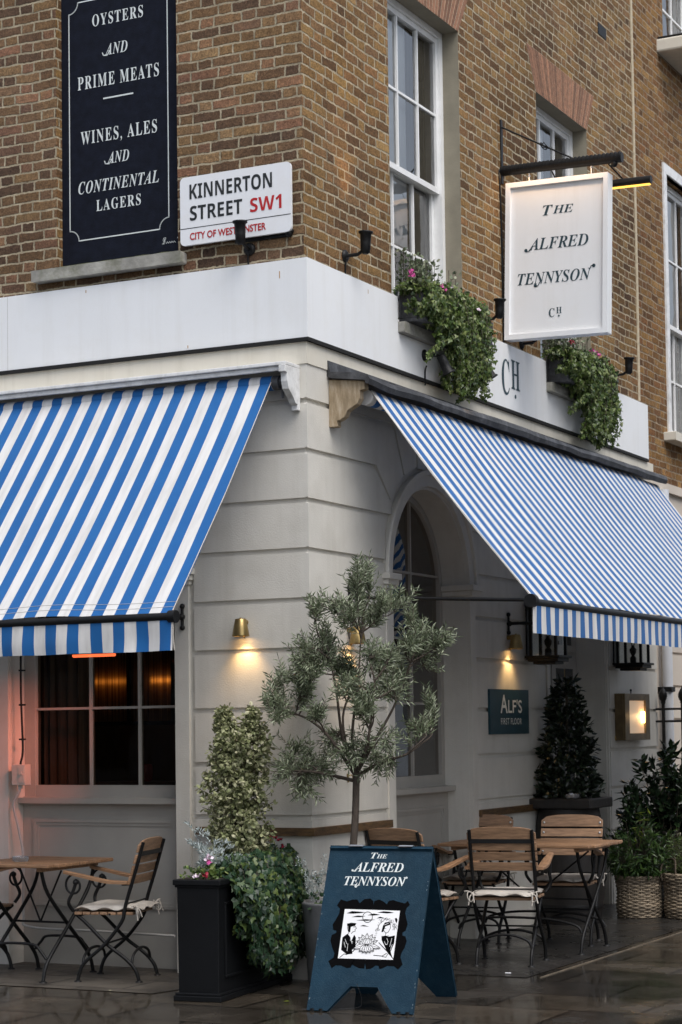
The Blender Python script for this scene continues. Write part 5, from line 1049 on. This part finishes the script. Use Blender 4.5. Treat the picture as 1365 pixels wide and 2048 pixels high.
for p in ([(372, 985), (385, 1030)], [(380, 960), (396, 1000)], [(405, 1000), (400, 1060)], [(425, 945), (440, 1000)], [(430, 930), (425, 975), (445, 985)], [(725, 960), (735, 985), (728, 1010)], [(705, 985), (716, 1012), (728, 1012)], [(765, 960), (750, 1030)], [(770, 1010), (755, 1060)], [(400, 850), (402, 880)], [(700, 845), (735, 832)]): wln(p)
g.build('print_highlight', M['paper'], fp)
# ------------------------------------------------------------------ planters and plants
LAN = [(0, 0, 0), (-.5, .42, -.06), (.5, .42, -.06), (0, .5, .02), (0, 1, -.10)]
LAF = [(0, 2, 3), (0, 3, 1), (3, 2, 4), (3, 4, 1)]
OVA = [(0, 0, 0), (-.42, .22, -.05), (.42, .22, -.05), (-.5, .6, -.07), (.5, .6, -.07), (0, .45, .03), (0, 1, -.08)]
OVF = [(0, 2, 5), (0, 5, 1), (1, 5, 3), (2, 4, 5), (5, 4, 6), (5, 6, 3)]
IVY = [(0, .28, .03), (0, 0, 0), (.40, -.14, -.05), (.55, .24, -.08), (.27, .40, -.01), (0, 1, -.10), (-.27, .40, -.01), (-.55, .24, -.08), (-.40, -.14, -.05)]
IVF = [(0, i, i + 1) for i in range(1, 8)] + [(0, 8, 1)]
def rv(r=rnd): 
    while True:
        v = V((r.uniform(-1, 1), r.uniform(-1, 1), r.uniform(-1, 1)))
        if .05 < v.length < 1: return v.normalized()
def leaf(mb, p, along, nrm, L, W, kind, mi=0):
    a = along.normalized(); n = nrm - a * nrm.dot(a); n = n.normalized() if n.length > .05 else a.orthogonal().normalized(); s = a.cross(n)
    T, F = {'l': (LAN, LAF), 'o': (OVA, OVF), 'i': (IVY, IVF)}[kind]
    mb.add([p + s * (x * W) + a * (y * L) + n * (z * L) for x, y, z in T], F, mi)
def trailing_ivy(name, lab, group, strands, matl, stemmat, lo=.035, hi=.06, bush=None, seed=1, parent_loc=(0, 0, 0)):
    r = random.Random(seed); t = empty(name, parent_loc); tag(t, lab, 'ivy', group); O = V(parent_loc)
    f, s = MB(), MB()
    for pts in strands:
        path = bez(pts, 8 if hi < .05 else 7); s.tube([p - O for p in path[::2] + [path[-1]]], .0025, 4)
        for i, p in enumerate(path[1:], 1):
            tdir = (path[i] - path[i - 1]).normalized()
            for q in range(r.choice((1, 2, 2, 3))):
                o = rv(r) * r.uniform(.0, .035); out = V((.75, -.35, .35)) + rv(r) * .8
                al = (V((0, 0, -.9)) + tdir * .3 + rv(r) * .8); L = r.uniform(lo, hi); leaf(f, p + o - O, al, out, L, L * .95, 'i')
    for c, rad, n in (bush or []):
        for _ in range(n):
            d = rv(r); d.z = abs(d.z) * .9 - .15; p = V(c) + V((d.x * rad[0], d.y * rad[1], d.z * rad[2])) * r.uniform(.45, 1) ** .6
            L = r.uniform(lo, hi); leaf(f, p - O, V((d.x, d.y, -.3)) + rv(r) * .8, d + V((.3, -.2, .6)) + rv(r) * .6, L, L * .95, 'i')
    f.build('foliage', matl, t); s.build('stem', M['twig'], t)
    return t
def flowers(name, lab, spots, mats_, group, parent_loc, size=.022, seed=4):
    r = random.Random(seed); t = empty(name, parent_loc); tag(t, lab, 'flowers', group); O = V(parent_loc)
    for k, m in enumerate(mats_):
        g = MB()
        for i, (p, n) in enumerate(spots):
            if i % len(mats_) != k: continue
            for _ in range(n):
                c = V(p) + rv(r) * .028 - O
                for q in range(5):
                    al = V((.35, -.35, .7)) + rv(r) * .9; leaf(g, c, al, rv(r) + V((.5, -.5, 0)), size * r.uniform(.9, 1.5), size * .85, 'o')
        g.build('blossom', m, t)
    return t
# window boxes on the fascia
def window_box(u0, u1, lab, ilab, flab, seed, fl):
    c = ((.12), (u0 + u1) / 2, 4.69); t = empty('window_box', c); tag(t, lab, 'window box', 'window boxes over the fascia')
    h = (u1 - u0) / 2 - .03; g = MB(); g.box(-.10, .10, -h, h, 0, .03); g.box(.08, .10, -h, h, .03, .21); g.box(-.10, -.08, -h, h, .03, .21); g.box(-.08, .08, -h, -h + .02, .03, .21); g.box(-.08, .08, h - .02, h, .03, .21); g.box(.1, .108, -h, h, .185, .215); g.build('trough', M['lead'], t, bevel=.004)
    g = MB(); g.box(-.08, .08, -h + .02, h - .02, .03, .19); g.build('soil', M['soil'], t)
    r = random.Random(seed); S = []
    for i in range(170):
        k = r.random(); y = u0 - .02 + (u1 - u0 - .24) * k; w = u1 - u0
        dens = .8 + .2 * min(1, max(0, (k - .12) / .2))
        if r.random() > dens: continue
        drop = ((.09 if k < .46 else .12) + (.24 if k < .46 else .48) * math.sin(min(1, k * 1.12) * math.pi * .62) ** 1.2) * r.uniform(.25, 1.12)
        x0 = r.uniform(.10, .19); b = .06 + r.uniform(0, .09)
        S.append([(x0 - .05, y, 4.90), (x0 + b * .7, y + r.uniform(-.05, .08), 4.95 + r.uniform(-.02, .06)), (x0 + b, y + r.uniform(-.05, .12), 4.86 - drop * .35), (x0 + b * r.uniform(.6, 1), y + r.uniform(-.06, .09), 4.86 - drop * .75), (x0 + b * r.uniform(.4, 1) - .03, y + r.uniform(-.09, .12), 4.86 - drop)])
    for i in range(10):
        y = u0 + (u1 - u0) * r.uniform(.48, .92); S.append([(.2, y, 4.8), (.26, y + .05, 4.6), (.23, y + r.uniform(-.2, .1), 4.40), (.19, y + r.uniform(-.2, .15), r.uniform(4.28, 4.44))])
    for q in (1, -1): S.append([(.2, u0 + .55, 4.75), (.27, u0 + .4, 4.62), (.25, u0 + .26 + q * .03, 4.54), (.22, u0 + .12, 4.44 + q * .02)])
    trailing_ivy('trailing_ivy', ilab, 'ivy trailing from the window boxes', S, M['ivy'], None, .024, .044, [((.13, u0 + (u1 - u0 - .1) * (i + .3) / 7, 4.93), (.14, .14, .12 + .03 * (i % 2)), 150) for i in range(7)], seed, c)
    f = MB(); st = MB(); t2 = empty('variegated_plant', c); tag(t2, ilab.replace('trailing ivy', 'pale-edged upright sprigs').replace('dense ', ''), 'plant', 'pale-edged sprigs in the window boxes')
    for i in range(64):
        k = r.random() ** 1.5; p = V((r.uniform(.04, .24), u0 - .02 + (u1 - u0 - .3) * k, 4.92)); hgt = r.uniform(.12, .30) * (1.2 - .5 * k)
        st.tube([p - V(c) - V((0, 0, .05)), p - V(c) + V((0, 0, hgt * .9))], .0025, 4)
        for j in range(13):
            q = p + V((r.uniform(-.03, .03), r.uniform(-.03, .03), hgt * j / 13)); leaf(f, q - V(c), rv(r) + V((0, 0, .7)), rv(r) + V((.3, -.3, .5)), r.uniform(.03, .045), .022, 'o')
    f.build('foliage', M['varieg2'], t2); st.build('stem', M['twig'], t2)
    flowers('cyclamen', flab, fl, [M['pink'], M['palepet']] if seed == 21 else [M['pink'], M['red']], 'cyclamen in the window boxes', c, .020, seed)
window_box(1.44, 2.84, 'grey lead window box on the sill of the first sash window', 'dense trailing ivy spilling from the first window box, left of the hanging sign', 'pink and white cyclamen in the first window box', 21, [((.22, 1.30, 5.00), 5), ((.24, 1.95, 5.00), 3), ((.26, 1.75, 4.98), 4), ((.24, 1.85, 4.99), 3), ((.24, 2.55, 4.95), 3), ((.3, 2.3, 4.9), 1)])
window_box(4.48, 5.90, 'grey lead window box on the sill of the second sash window', 'dense trailing ivy spilling from the second window box, under the hanging sign', 'pink and dark red cyclamen in the second window box', 35, [((.24, 5.12, 5.03), 5), ((.26, 4.55, 5.04), 3), ((.24, 5.22, 5.02), 4), ((.24, 5.5, 4.98), 3)])

# black trough by the corner
PLX, PLY, PLR = -.235, -.60, R(7)
t = empty('planter', (PLX, PLY, 0), PLR); tag(t, 'tall black painted wooden trough planter by the corner pier', 'planter')
g = MB(); hx, hy, H = .142, .62, .755
for z0, z1, a in ((0, .035, .020), (.035, .052, .012), (H - .055, H - .040, .010), (H - .040, H - .006, .020), ):
    g.box(-hx - a, hx + a, -hy - a, hy + a, z0, z1)
vs = [V((sx * (hx - (.0 if z else .006)), sy * (hy - (0 if z else .006)), .05 + z * (H - .10))) for z in (0, 1) for sx, sy in ((-1, -1), (1, -1), (1, 1), (-1, 1))]
g.add(vs, [(0, 1, 5, 4), (1, 2, 6, 5), (2, 3, 7, 6), (3, 0, 4, 7)]); g.build('box', M['blackpaint'], t, bevel=.005)
g = MB()
for a, b, c, d in ((-hy + .09, hy - .09, .14, .155), (-hy + .09, hy - .09, H - .165, H - .15)): g.box(hx - .004, hx + .010, a, b, c, d)
for y in (-hy + .09, hy - .105): g.box(hx - .004, hx + .010, y, y + .015, .156, H - .166)
g.build('panel_moulding', M['blackpaint'], t, bevel=.003)
g = MB(); g.box(-hx + .01, hx - .01, -hy + .01, hy - .01, H - .03, H - .002); g.build('soil', M['soil'], t)
RM = Matrix.Rotation(PLR, 4, 'Z')
def pl(x, y, z): return RM @ V((x, y, z)) + V((PLX, PLY, 0))
# variegated column
r = random.Random(11); t = empty('variegated_shrub', pl(-.03, .12, .75)); tag(t, 'tall column-shaped cream and green variegated shrub in the black planter', 'shrub')
f, s = MB(), MB(); bs = V((0, 0, 0))
def colw(z, th): return (.205 + .02 * math.sin(z * 9 + th) - .02 * max(0, z - .70) / .35 + .075 * mnoise.noise(V((math.cos(th) * 1.6, math.sin(th) * 1.6, z * 5.0)))) * (1. if z > .2 else .72 + 1.4 * z)
for tx, ty, tz in ((-.10, .03, 1.05), (.07, 0, 1.02), (0, .05, .95), (-.02, -.05, .9)): s.tube(bez([(tx * .2, ty * .2, 0), (tx * .4, ty * .4, .4), (tx, ty, tz)]), [.012 - .0005 * i for i in range(17)], 6)
for i in range(980):
    th = r.uniform(0, 6.283); z = r.uniform(.0, 1.0) ** .92 * 1.04; tipx = 0
    if z > .88:
        cx = -.085 if r.random() < .5 else .095
        rad = .085 * (1.1 - (z - .88) / .2); c = V((cx * .893, cx * .45, z))
    else: rad = colw(z, th); c = V((0, 0, z))
    d = V((math.cos(th), math.sin(th), 0)); k = r.uniform(.35, 1.05); b0 = c + d * rad * k * .72; b1 = c + d * rad * k + V((0, 0, r.uniform(.0, .05)))
    s.tube([b0, b1], .0022, 3)
    for q in range(9):
        p = b0.lerp(b1, r.uniform(.2, 1.15)) + rv(r) * .018; L = r.uniform(.022, .042); leaf(f, p, d * .6 + rv(r), d * .6 + V((0, 0, .5)) + rv(r) * .8, L, L * .62, 'o')
f.build('foliage', M['varieg'], t); s.build('stem', M['twig'], t)
# dusty miller
t = empty('silver_plant', pl(-.02, -.38, .75)); tag(t, 'silvery grey feathery plant at the front of the black planter', 'plant')
f = MB()
for i in range(26):
    a = r.uniform(0, 6.283); tip = V((math.cos(a) * r.uniform(.04, .20), math.sin(a) * r.uniform(.04, .18) + .02, r.uniform(.06, .34))); path = bez([(0, 0, 0), tip * .6 + V((0, 0, .05)), tip], 6)
    for j, p in enumerate(path[3:]):
        for q in range(3):
            al = (tip.normalized() + rv(r) * .9); leaf(f, p + rv(r) * .008, al, rv(r), r.uniform(.02, .045), .010, 'l')
f.build('foliage', M['silver'], t)
# small flowers at the front end
f = MB(); t = empty('bedding_plant', pl(0, -.5, .75)); tag(t, 'low green plant with pink and red blooms at the front of the black planter', 'plant')
for i in range(150): p = V((r.uniform(-.13, .13), r.uniform(-.11, .11), r.uniform(-.005, .075))); leaf(f, p, rv(r) + V((0, 0, .3)), rv(r) + V((0, -.2, .8)), r.uniform(.02, .04), .024, 'o')
f.build('foliage', M['ivy'], t)
for k, pts in ((M['pink'], [(.05, -.03, .10)]), (M['red'], [(.06, -.10, .02)]), (M['palepet'], [(.045, -.03, .125), (.0, -.11, .02)])):
    g = MB()
    for p in pts:
        for q in range(7): leaf(g, V(p) + rv(r) * .008, V((0, 0, .8)) + rv(r), rv(r), .028, .022, 'o')
    g.build('blossom', k, t)
# ivy cascading over the long side
S = []
for i in range(290):
    k = r.random(); y = -.46 + 1.10 * k; drop = (.58 - .16 * abs(k - .55) * 2) * r.uniform(.12, 1.12) * (1 if k > .14 else .45 + 3.6 * k); w = r.uniform(.05, .17) * (1 - .3 * k)
    S.append([pl(r.uniform(-.06, .1), y, .76), pl(.13 + w * .6, y + r.uniform(-.05, .05), .78 + r.uniform(-.03, .09)), pl(.16 + w, y + r.uniform(-.08, .08), .72 - drop * .45), pl(.16 + w * .85, y + r.uniform(-.10, .10), .72 - drop)])
for q in range(16): yy = -.3 + .9 * r.random(); S.append([pl(.1, yy, .76), pl(.24 + .06 * r.random(), yy, .74), pl(.28, yy + .05, .45), pl(.25 + .05 * r.random(), yy + r.uniform(-.1, .18), r.uniform(.10, .3))])
for q in range(5): S.append([pl(.2, .50, .5), pl(.25, .56, .42), pl(.26, .66 + q * .025, .34 + q * .02), pl(.26, .72 + q * .03, .26 + .03 * q)])
for q in range(6): S.append([pl(.1, .45 + .03 * q, .78), pl(.16, .58, .82), pl(.2, .72 + .02 * q, .74 - .05 * q), pl(.2, .78, .62 - .04 * q)])
trailing_ivy('ivy', 'dark green ivy cascading over the long side of the black planter', None, S, M['ivydark'], None, .035, .062, [(tuple(pl(.02, .05 + .17 * i, .78)), (.2, .17, .17), 130) for i in range(4)], 5, tuple(pl(.05, .1, .75)))
flowers('cyclamen', 'dark red cyclamen at the back of the black planter', [((pl(.08, .45, .93)), 5), ((pl(.10, .54, .90)), 3)], [M['red']], None, tuple(pl(.08, .45, .76)), .018, 8)

# zinc pot with the olive tree
OX, OY = .44, -.22
t = empty('zinc_pot', (OX - .085, OY + .03, 0)); tag(t, 'dull grey zinc pot behind the A-board holding the olive tree', 'plant pot')
g = MB(); g.lathe([(.245, 0), (.255, .02), (.285, .50), (.292, .535), (.292, .55), (.275, .55), (.268, .50), (.001, .498)], 40); g.build('pot', M['zinc'], t)
g = MB(); g.lathe([(.266, .505), (.15, .52), (.001, .525)], 24); g.build('soil', M['soil'], t)
t = empty('grey_herb', (OX - .27, OY - .08, .52)); tag(t, 'wispy grey-green herb and leaves at the rim of the zinc pot', 'plant')
f = MB(); f2 = MB()
for i in range(16):
    tip = V((r.uniform(-.08, .14), r.uniform(-.1, .1), r.uniform(.10, .34))); path = bez([(0, 0, 0), tip * .55 + rv(r) * .03, tip], 7)
    for p in path[3:]:
        for q in range(4): leaf(f, p + rv(r) * .014, tip.normalized() + rv(r), rv(r), r.uniform(.012, .026), .006, 'l')
for i in range(90): p = V((r.uniform(-.05, .3), r.uniform(-.16, .1), r.uniform(.0, .10))); leaf(f2, p, rv(r) + V((0, 0, .2)), rv(r) + V((0, 0, .8)), r.uniform(.02, .04), .028, 'o')
f.build('wisp', M['silver'], t); f2.build('foliage', M['ivydark'], t)
# the olive tree: (side, height, depth) in metres about the head of the trunk
ot = empty('olive_tree', (OX, OY, .50)); tag(ot, 'slender olive tree with grey-green leaves standing in the zinc pot', 'olive tree')
sx = V((.8917, .4524, 0)); dx = V((-.4524, .8917, 0))
def op(s, z, d=0.): return sx * s + dx * d + V((0, 0, z - .50))
tr = MB(); tk = bez([op(-.02, .45), op(-.018, .80), op(.004, 1.10), (op(.012, 1.30)), op(.016, 1.43)], 6); tr.tube(tk, [.026 - .004 * i / len(tk) for i in range(len(tk))], 10)
tips = [(.125, 2.70, .0), (.0, 2.60, .1), (.06, 2.66, -.1), (-.10, 2.45, -.1), (-.27, 2.47, .1), (-.20, 2.25, .05), (.27, 2.48, .1), (.36, 2.50, -.1), (.44, 2.40, .15), (.52, 2.28, 0), (.40, 2.20, -.15), (.55, 2.08, .1), (-.36, 2.14, -.1), (-.50, 2.05, .1), (-.61, 1.84, .0), (-.56, 1.72, -.15), (-.45, 1.55, .1), (-.50, 1.42, -.05), (-.34, 1.30, .05), (-.37, 1.95, .15), (-.28, 1.72, -.2), (.56, 1.80, .1), (.50, 1.62, -.05), (.36, 1.98, .25), (.22, 1.60, -.25), (.12, 2.15, -.25), (-.08, 2.05, .25), (.05, 1.75, -.3), (-.15, 1.60, .2), (.17, 1.46, .1), (-.05, 2.35, -.2), (.18, 2.38, .1), (-.22, 1.40, .1), (.30, 1.85, -.2), (.62, 2.22, -.05), (-.04, 1.55, -.12), (.08, 1.52, -.1)]
f = MB(); tw = MB(); r = random.Random(17)
for i in range(9):                                                  # fill the upper crown unevenly
    a_ = r.uniform(0, 6.283); tips.append((.06 + .42 * math.cos(a_) * r.uniform(.2, 1), 2.08 + .42 * math.sin(a_) * r.uniform(.1, 1), r.uniform(-.32, .32)))
for i in range(3): tips.append((r.uniform(-.52, .0), r.uniform(1.42, 1.9), r.uniform(-.25, .25)))
limbs = [[(.016, 1.40, 0), (-.01, 1.62, .02), (.03, 1.95, -.02), (.06, 2.30, .02)], [(.016, 1.38, 0), (.13, 1.58, -.05), (.27, 1.82, .03), (.38, 2.10, -.02)], [(.016, 1.41, 0), (-.07, 1.60, .08), (-.11, 1.92, .02), (-.16, 2.20, .0)], [(.012, 1.36, 0), (-.16, 1.62, -.05), (-.30, 1.74, .05), (-.46, 1.80, 0)], [(.012, 1.33, 0), (-.15, 1.37, .05), (-.30, 1.40, -.04), (-.43, 1.40, .02)], [(.016, 1.36, 0), (.18, 1.45, .05), (.34, 1.50, -.05), (.46, 1.58, 0)], [(.016, 1.38, 0), (.08, 1.55, -.16), (.12, 1.78, -.2), (.14, 1.98, -.22)], [(.016, 1.38, 0), (-.04, 1.52, .14), (-.06, 1.8, .22), (.10, 2.1, .2)]]
LP = []
for L_ in limbs:
    q_ = bez([op(*p) for p in L_], 6); tw.tube(q_, [.0135 * (1 - .68 * i / len(q_)) for i in range(len(q_))], 7); LP += [(p, q_[min(i + 1, len(q_) - 1)] - q_[max(i - 1, 0)]) for i, p in enumerate(q_) if i > 4]
for (s_, z_, d_) in tips:
    s_ = .02 + (s_ - .02) * .90; z_ = z_ - .04 * (z_ > 2)
    e = op(s_, z_, d_); st, td = min(LP, key=lambda k: (k[0] - e).length + (.25 if k[0].z > e.z + .05 else 0) + (.2 if (k[0] - e).length < .14 else 0)); m = st.lerp(e, .5) + td.normalized() * .05 + rv(r) * .045
    br = bez([st, st.lerp(m, .5) + rv(r) * .02, m, m.lerp(e, .5) + rv(r) * .03, e], 5); n = len(br)
    tw.tube(br, [.0062 * (1 - .72 * i / n) for i in range(n)], 6)
    lo = .15
    for i in range(int(n * lo), n):
        frac = (i - n * lo) / (n * (1 - lo))
        for q in range(2 if frac > .35 else 1):
            up = V((0, 0, 1.15)) if z_ > 1.6 else V((0, 0, -.05)); dirr = (up + (e - m).normalized() * .8 + rv(r) * .85).normalized(); Lt = r.uniform(.06, .18); p0 = br[i]; p1 = p0 + dirr * Lt; tw.tube([p0, p1], .0016, 3)
            for k in range(int(Lt / .0235)):
                p = p0.lerp(p1, (k + 1) / (Lt / .0235)); pe = dirr.cross(rv(r)).normalized()
                for sg in (-1, 1): leaf(f, p, dirr * .75 + pe * sg * .8 + rv(r) * .15, pe.cross(dirr) * sg + rv(r) * .35 + V((0, 0, .3)), r.uniform(.036, .064), r.uniform(.009, .0125), 'l')
tr.build('trunk', M['bark'], ot); f.build('crown', M['olive'], ot); tw.build('branch', M['bark'], ot)

# barrel table with the clipped bay
t = empty('barrel_table', (.27, 4.20, 0)); tag(t, 'dark wooden barrel with a wide top beside the porch', 'barrel')
g = MB(); g.lathe([(.25, 0), (.295, .25), (.31, .50), (.295, .75), (.26, .97)], 28); g.build('barrel', M['darkwood'], t)
for z in (.15, .38, .62, .86): g = MB(); rr_ = .252 + .062 * math.sin(math.pi * (z / .97)); g.lathe([(rr_, z - .02), (rr_ + .004, z), (rr_, z + .02)], 28); g.build('hoop', M['black'], t)
g = MB(); g.box(-.30, .30, -.28, .28, .975, 1.06); g.build('table_top', M['darkwood'], t, bevel=.012)
t = empty('bay_cone', (.27, 4.20, 1.06)); tag(t, 'dark cone-shaped clipped bay on the barrel under the left lantern', 'topiary')
f = MB(); s = MB(); s.tube([(0, 0, 0), (0, 0, .9)], .012, 6); r = random.Random(23)
for i in range(1900):
    z = 1.0 * (1 - r.random() ** .72) * 1.02; th = r.uniform(0, 6.283); rad = (.235 * (1 - .72 * (z / 1.02) ** 1.7) + .060 * mnoise.noise(V((math.cos(th) * 2, math.sin(th) * 2, z * 6)))) * r.uniform(.55, 1.08)
    d = V((math.cos(th), math.sin(th), 0)); L = r.uniform(.055, .088); leaf(f, d * rad + V((0, 0, z)), d * .8 + V((0, 0, r.uniform(-.6, .8))) + rv(r) * .6, d * .5 + V((0, 0, .8)) + rv(r) * .6, L, L * .45, 'o')
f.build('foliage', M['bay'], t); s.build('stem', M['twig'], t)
# wicker baskets and their shrubs
def basket(x, y, rad, h, lab, handle=False):
    t = empty('wicker_basket', (x, y, .004)); tag(t, lab, 'basket', 'wicker baskets by the porch')
    g = MB(); rows = int(h / .0165); ns = 22
    for k in range(rows):
        z = .012 + k * (h - .03) / rows; R_ = rad * (.93 + .07 * k / rows) + .006 * math.sin(k * .35); pts = []
        for i in range(ns * 4):
            a = 2 * math.pi * i / (ns * 4); w = .0075 * math.cos(ns / 2 * a + (k % 2) * math.pi); pts.append(((R_ + w) * math.cos(a), (R_ + w) * math.sin(a), z + .0015 * math.sin(a * 3 + k)))
        g.tube(pts, .0088, 5, 0, False, True)
    for k in range(3):
        pts = [((rad + .004 + .008 * math.cos(i * 1.0 + k * 2.1)) * math.cos(2 * math.pi * i / 66), (rad + .004 + .008 * math.cos(i * 1.0 + k * 2.1)) * math.sin(2 * math.pi * i / 66), h - .012 + .009 * math.sin(i * 1.0 + k * 2.1)) for i in range(66)]
        g.tube(pts, .009, 5, 0, False, True)
    g.build('weave', M['wicker'], t)
    g = MB()
    for i in range(ns): a = 2 * math.pi * i / ns; g.tube([((rad * .93) * math.cos(a), rad * .93 * math.sin(a), 0), (rad * math.cos(a), rad * math.sin(a), h - .01)], .006, 5)
    g.build('stake', M['wicker'], t)
    g = MB(); g.lathe([(rad * .9, .02), (rad * .96, h - .05), (.001, h - .045)], 24); g.build('liner', M['soil'], t)
    if handle:
        g = MB()
        for k in range(3): g.tube(bez([V((-.8 * rad - .02, -.16 + .0 * k, h - .06)), V((-.8 * rad - .03, -.15, h + .05)), V((-.8 * rad + .02, -.11, h + .115)), V((-.35 * rad, -.9 * rad + .02, h + .12)), V((-.28 * rad, -.97 * rad, h + .04)), V((-.28 * rad, -.98 * rad, h - .06))], 5), .009, 5)
        g.build('handle', M['wicker'], t)
basket(.66, 4.86, .195, .362, 'grey wicker basket nearest the long table, holding a drooping green shrub')
basket(1.10, 4.95, .235, .385, 'handled wicker basket at the right edge of the photo', True)
def bushy(name, lab, c, rad, n, kind, matl, L0, L1, ar, seed, droop=0., lime=None, stems=5):
    r = random.Random(seed); t = empty(name, c); tag(t, lab, 'shrub'); f, s = MB(), MB(); f2 = MB()
    for i in range(n):
        d = rv(r); d.z = d.z * .5 + .5; tip = V((d.x * rad[0], d.y * rad[1], d.z * rad[2])) * r.uniform(.55, 1.03)
        p0 = tip * .55; s.tube([V((d.x * .03, d.y * .03, 0)), p0, tip], [.004, .003, .002], 4)
        for q in range(8):
            p = p0.lerp(tip, r.uniform(.15, 1.05)) + rv(r) * .025; L = r.uniform(L0, L1)
            al = d * .7 + rv(r) * .8 + V((0, 0, -droop)); tgt = f2 if lime and (tip - V(lime)).length < .13 else f
            leaf(tgt, p, al, V((0, 0, .8)) + d * .4 + rv(r) * .5, L, L * ar, kind)
    f.build('foliage', matl, t); s.build('stem', M['twig'], t)
    if lime: f2.build('young_growth', M['lime'], t)
    return t
bushy('evergreen_shrub', 'drooping mid-green shrub with lime tips in the wicker basket', (.66, 4.86, .34), (.34, .34, .56), 230, 'l', M['skimmia'], .06, .10, .24, 31, .45, (.03, -.03, .57))
bushy('heather_shrub', 'low feathery yellow-green shrub in the handled basket', (1.12, 5.05, .36), (.40, .36, .40), 330, 'l', M['lime'] if False else M['ivy'], .03, .05, .2, 32, 0)
bushy('white_flowered_herb', 'small grey herb between the chair and the baskets', (.40, 5.15, .35), (.16, .2, .42), 70, 'l', M['silver'], .02, .04, .25, 37, 0)
# glossy camellia behind the baskets
t = empty('camellia', (.80, 5.45, 0)); tag(t, 'tall dark glossy-leaved shrub behind the wicker baskets beside the porch', 'shrub'); r = random.Random(41)
g = MB(); g.lathe([(.17, 0), (.21, .40), (.20, .40), (.001, .38)], 20); g.build('pot', M['zinc'], t)
f, s = MB(), MB()
for i in range(92):
    side = r.uniform(-.50, .62); topz = 1.02 + .62 * math.exp(-((side + .02) / .40) ** 2) * r.uniform(.72, 1.0) + .22 * math.exp(-((side - .5) / .15) ** 2)
    tip = sx * side + dx * r.uniform(-.28, .25) + V((0, 0, r.uniform(.55, 1.) * topz)); br = bez([V((r.uniform(-.08, .08), r.uniform(-.08, .08), .38)), tip * .6 + V((0, 0, .18)), tip], 6); s.tube(br, [.007 * (1 - .7 * k / len(br)) for k in range(len(br))], 5)
    for j, p in enumerate(br[5:]):
        for q in range(3):
            L = r.uniform(.075, .125); leaf(f, p + rv(r) * .02, rv(r) + (tip - br[0]).normalized() * .5 + V((0, 0, -.1)), V((0, 0, 1)) + rv(r) * .55, L, L * .46, 'o')
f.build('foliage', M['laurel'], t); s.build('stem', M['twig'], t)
# litter on the paving
for nm, lab, p, L, mt in (('fallen_leaf', 'small yellow leaf lying on the wet paving by the black planter', (.38, -1.03, .009), .05, M['lime']), ('fallen_leaf', 'tiny pale leaf on the dry paving in front of the left chair', (-.93, -1.02, .009), .028, M['varieg']), ):
    g = MB(); leaf(g, V((0, 0, 0)), V((1, .2, .1)), V((.1, 0, 1)), L, L * .5, 'o'); tag(g.build(nm, mt, loc=p, rot=(0, 0, rnd.uniform(0, 6))), lab, 'leaf')
g = MB(); g.tube([(-.02, 0, .005), (.02, .006, .005)], .004, 8); tag(g.build('cigarette_end', M['enamel'], loc=(1.12, .70, .007)), 'white cigarette end lying on the edge of the dark terrace paving', 'cigarette end')
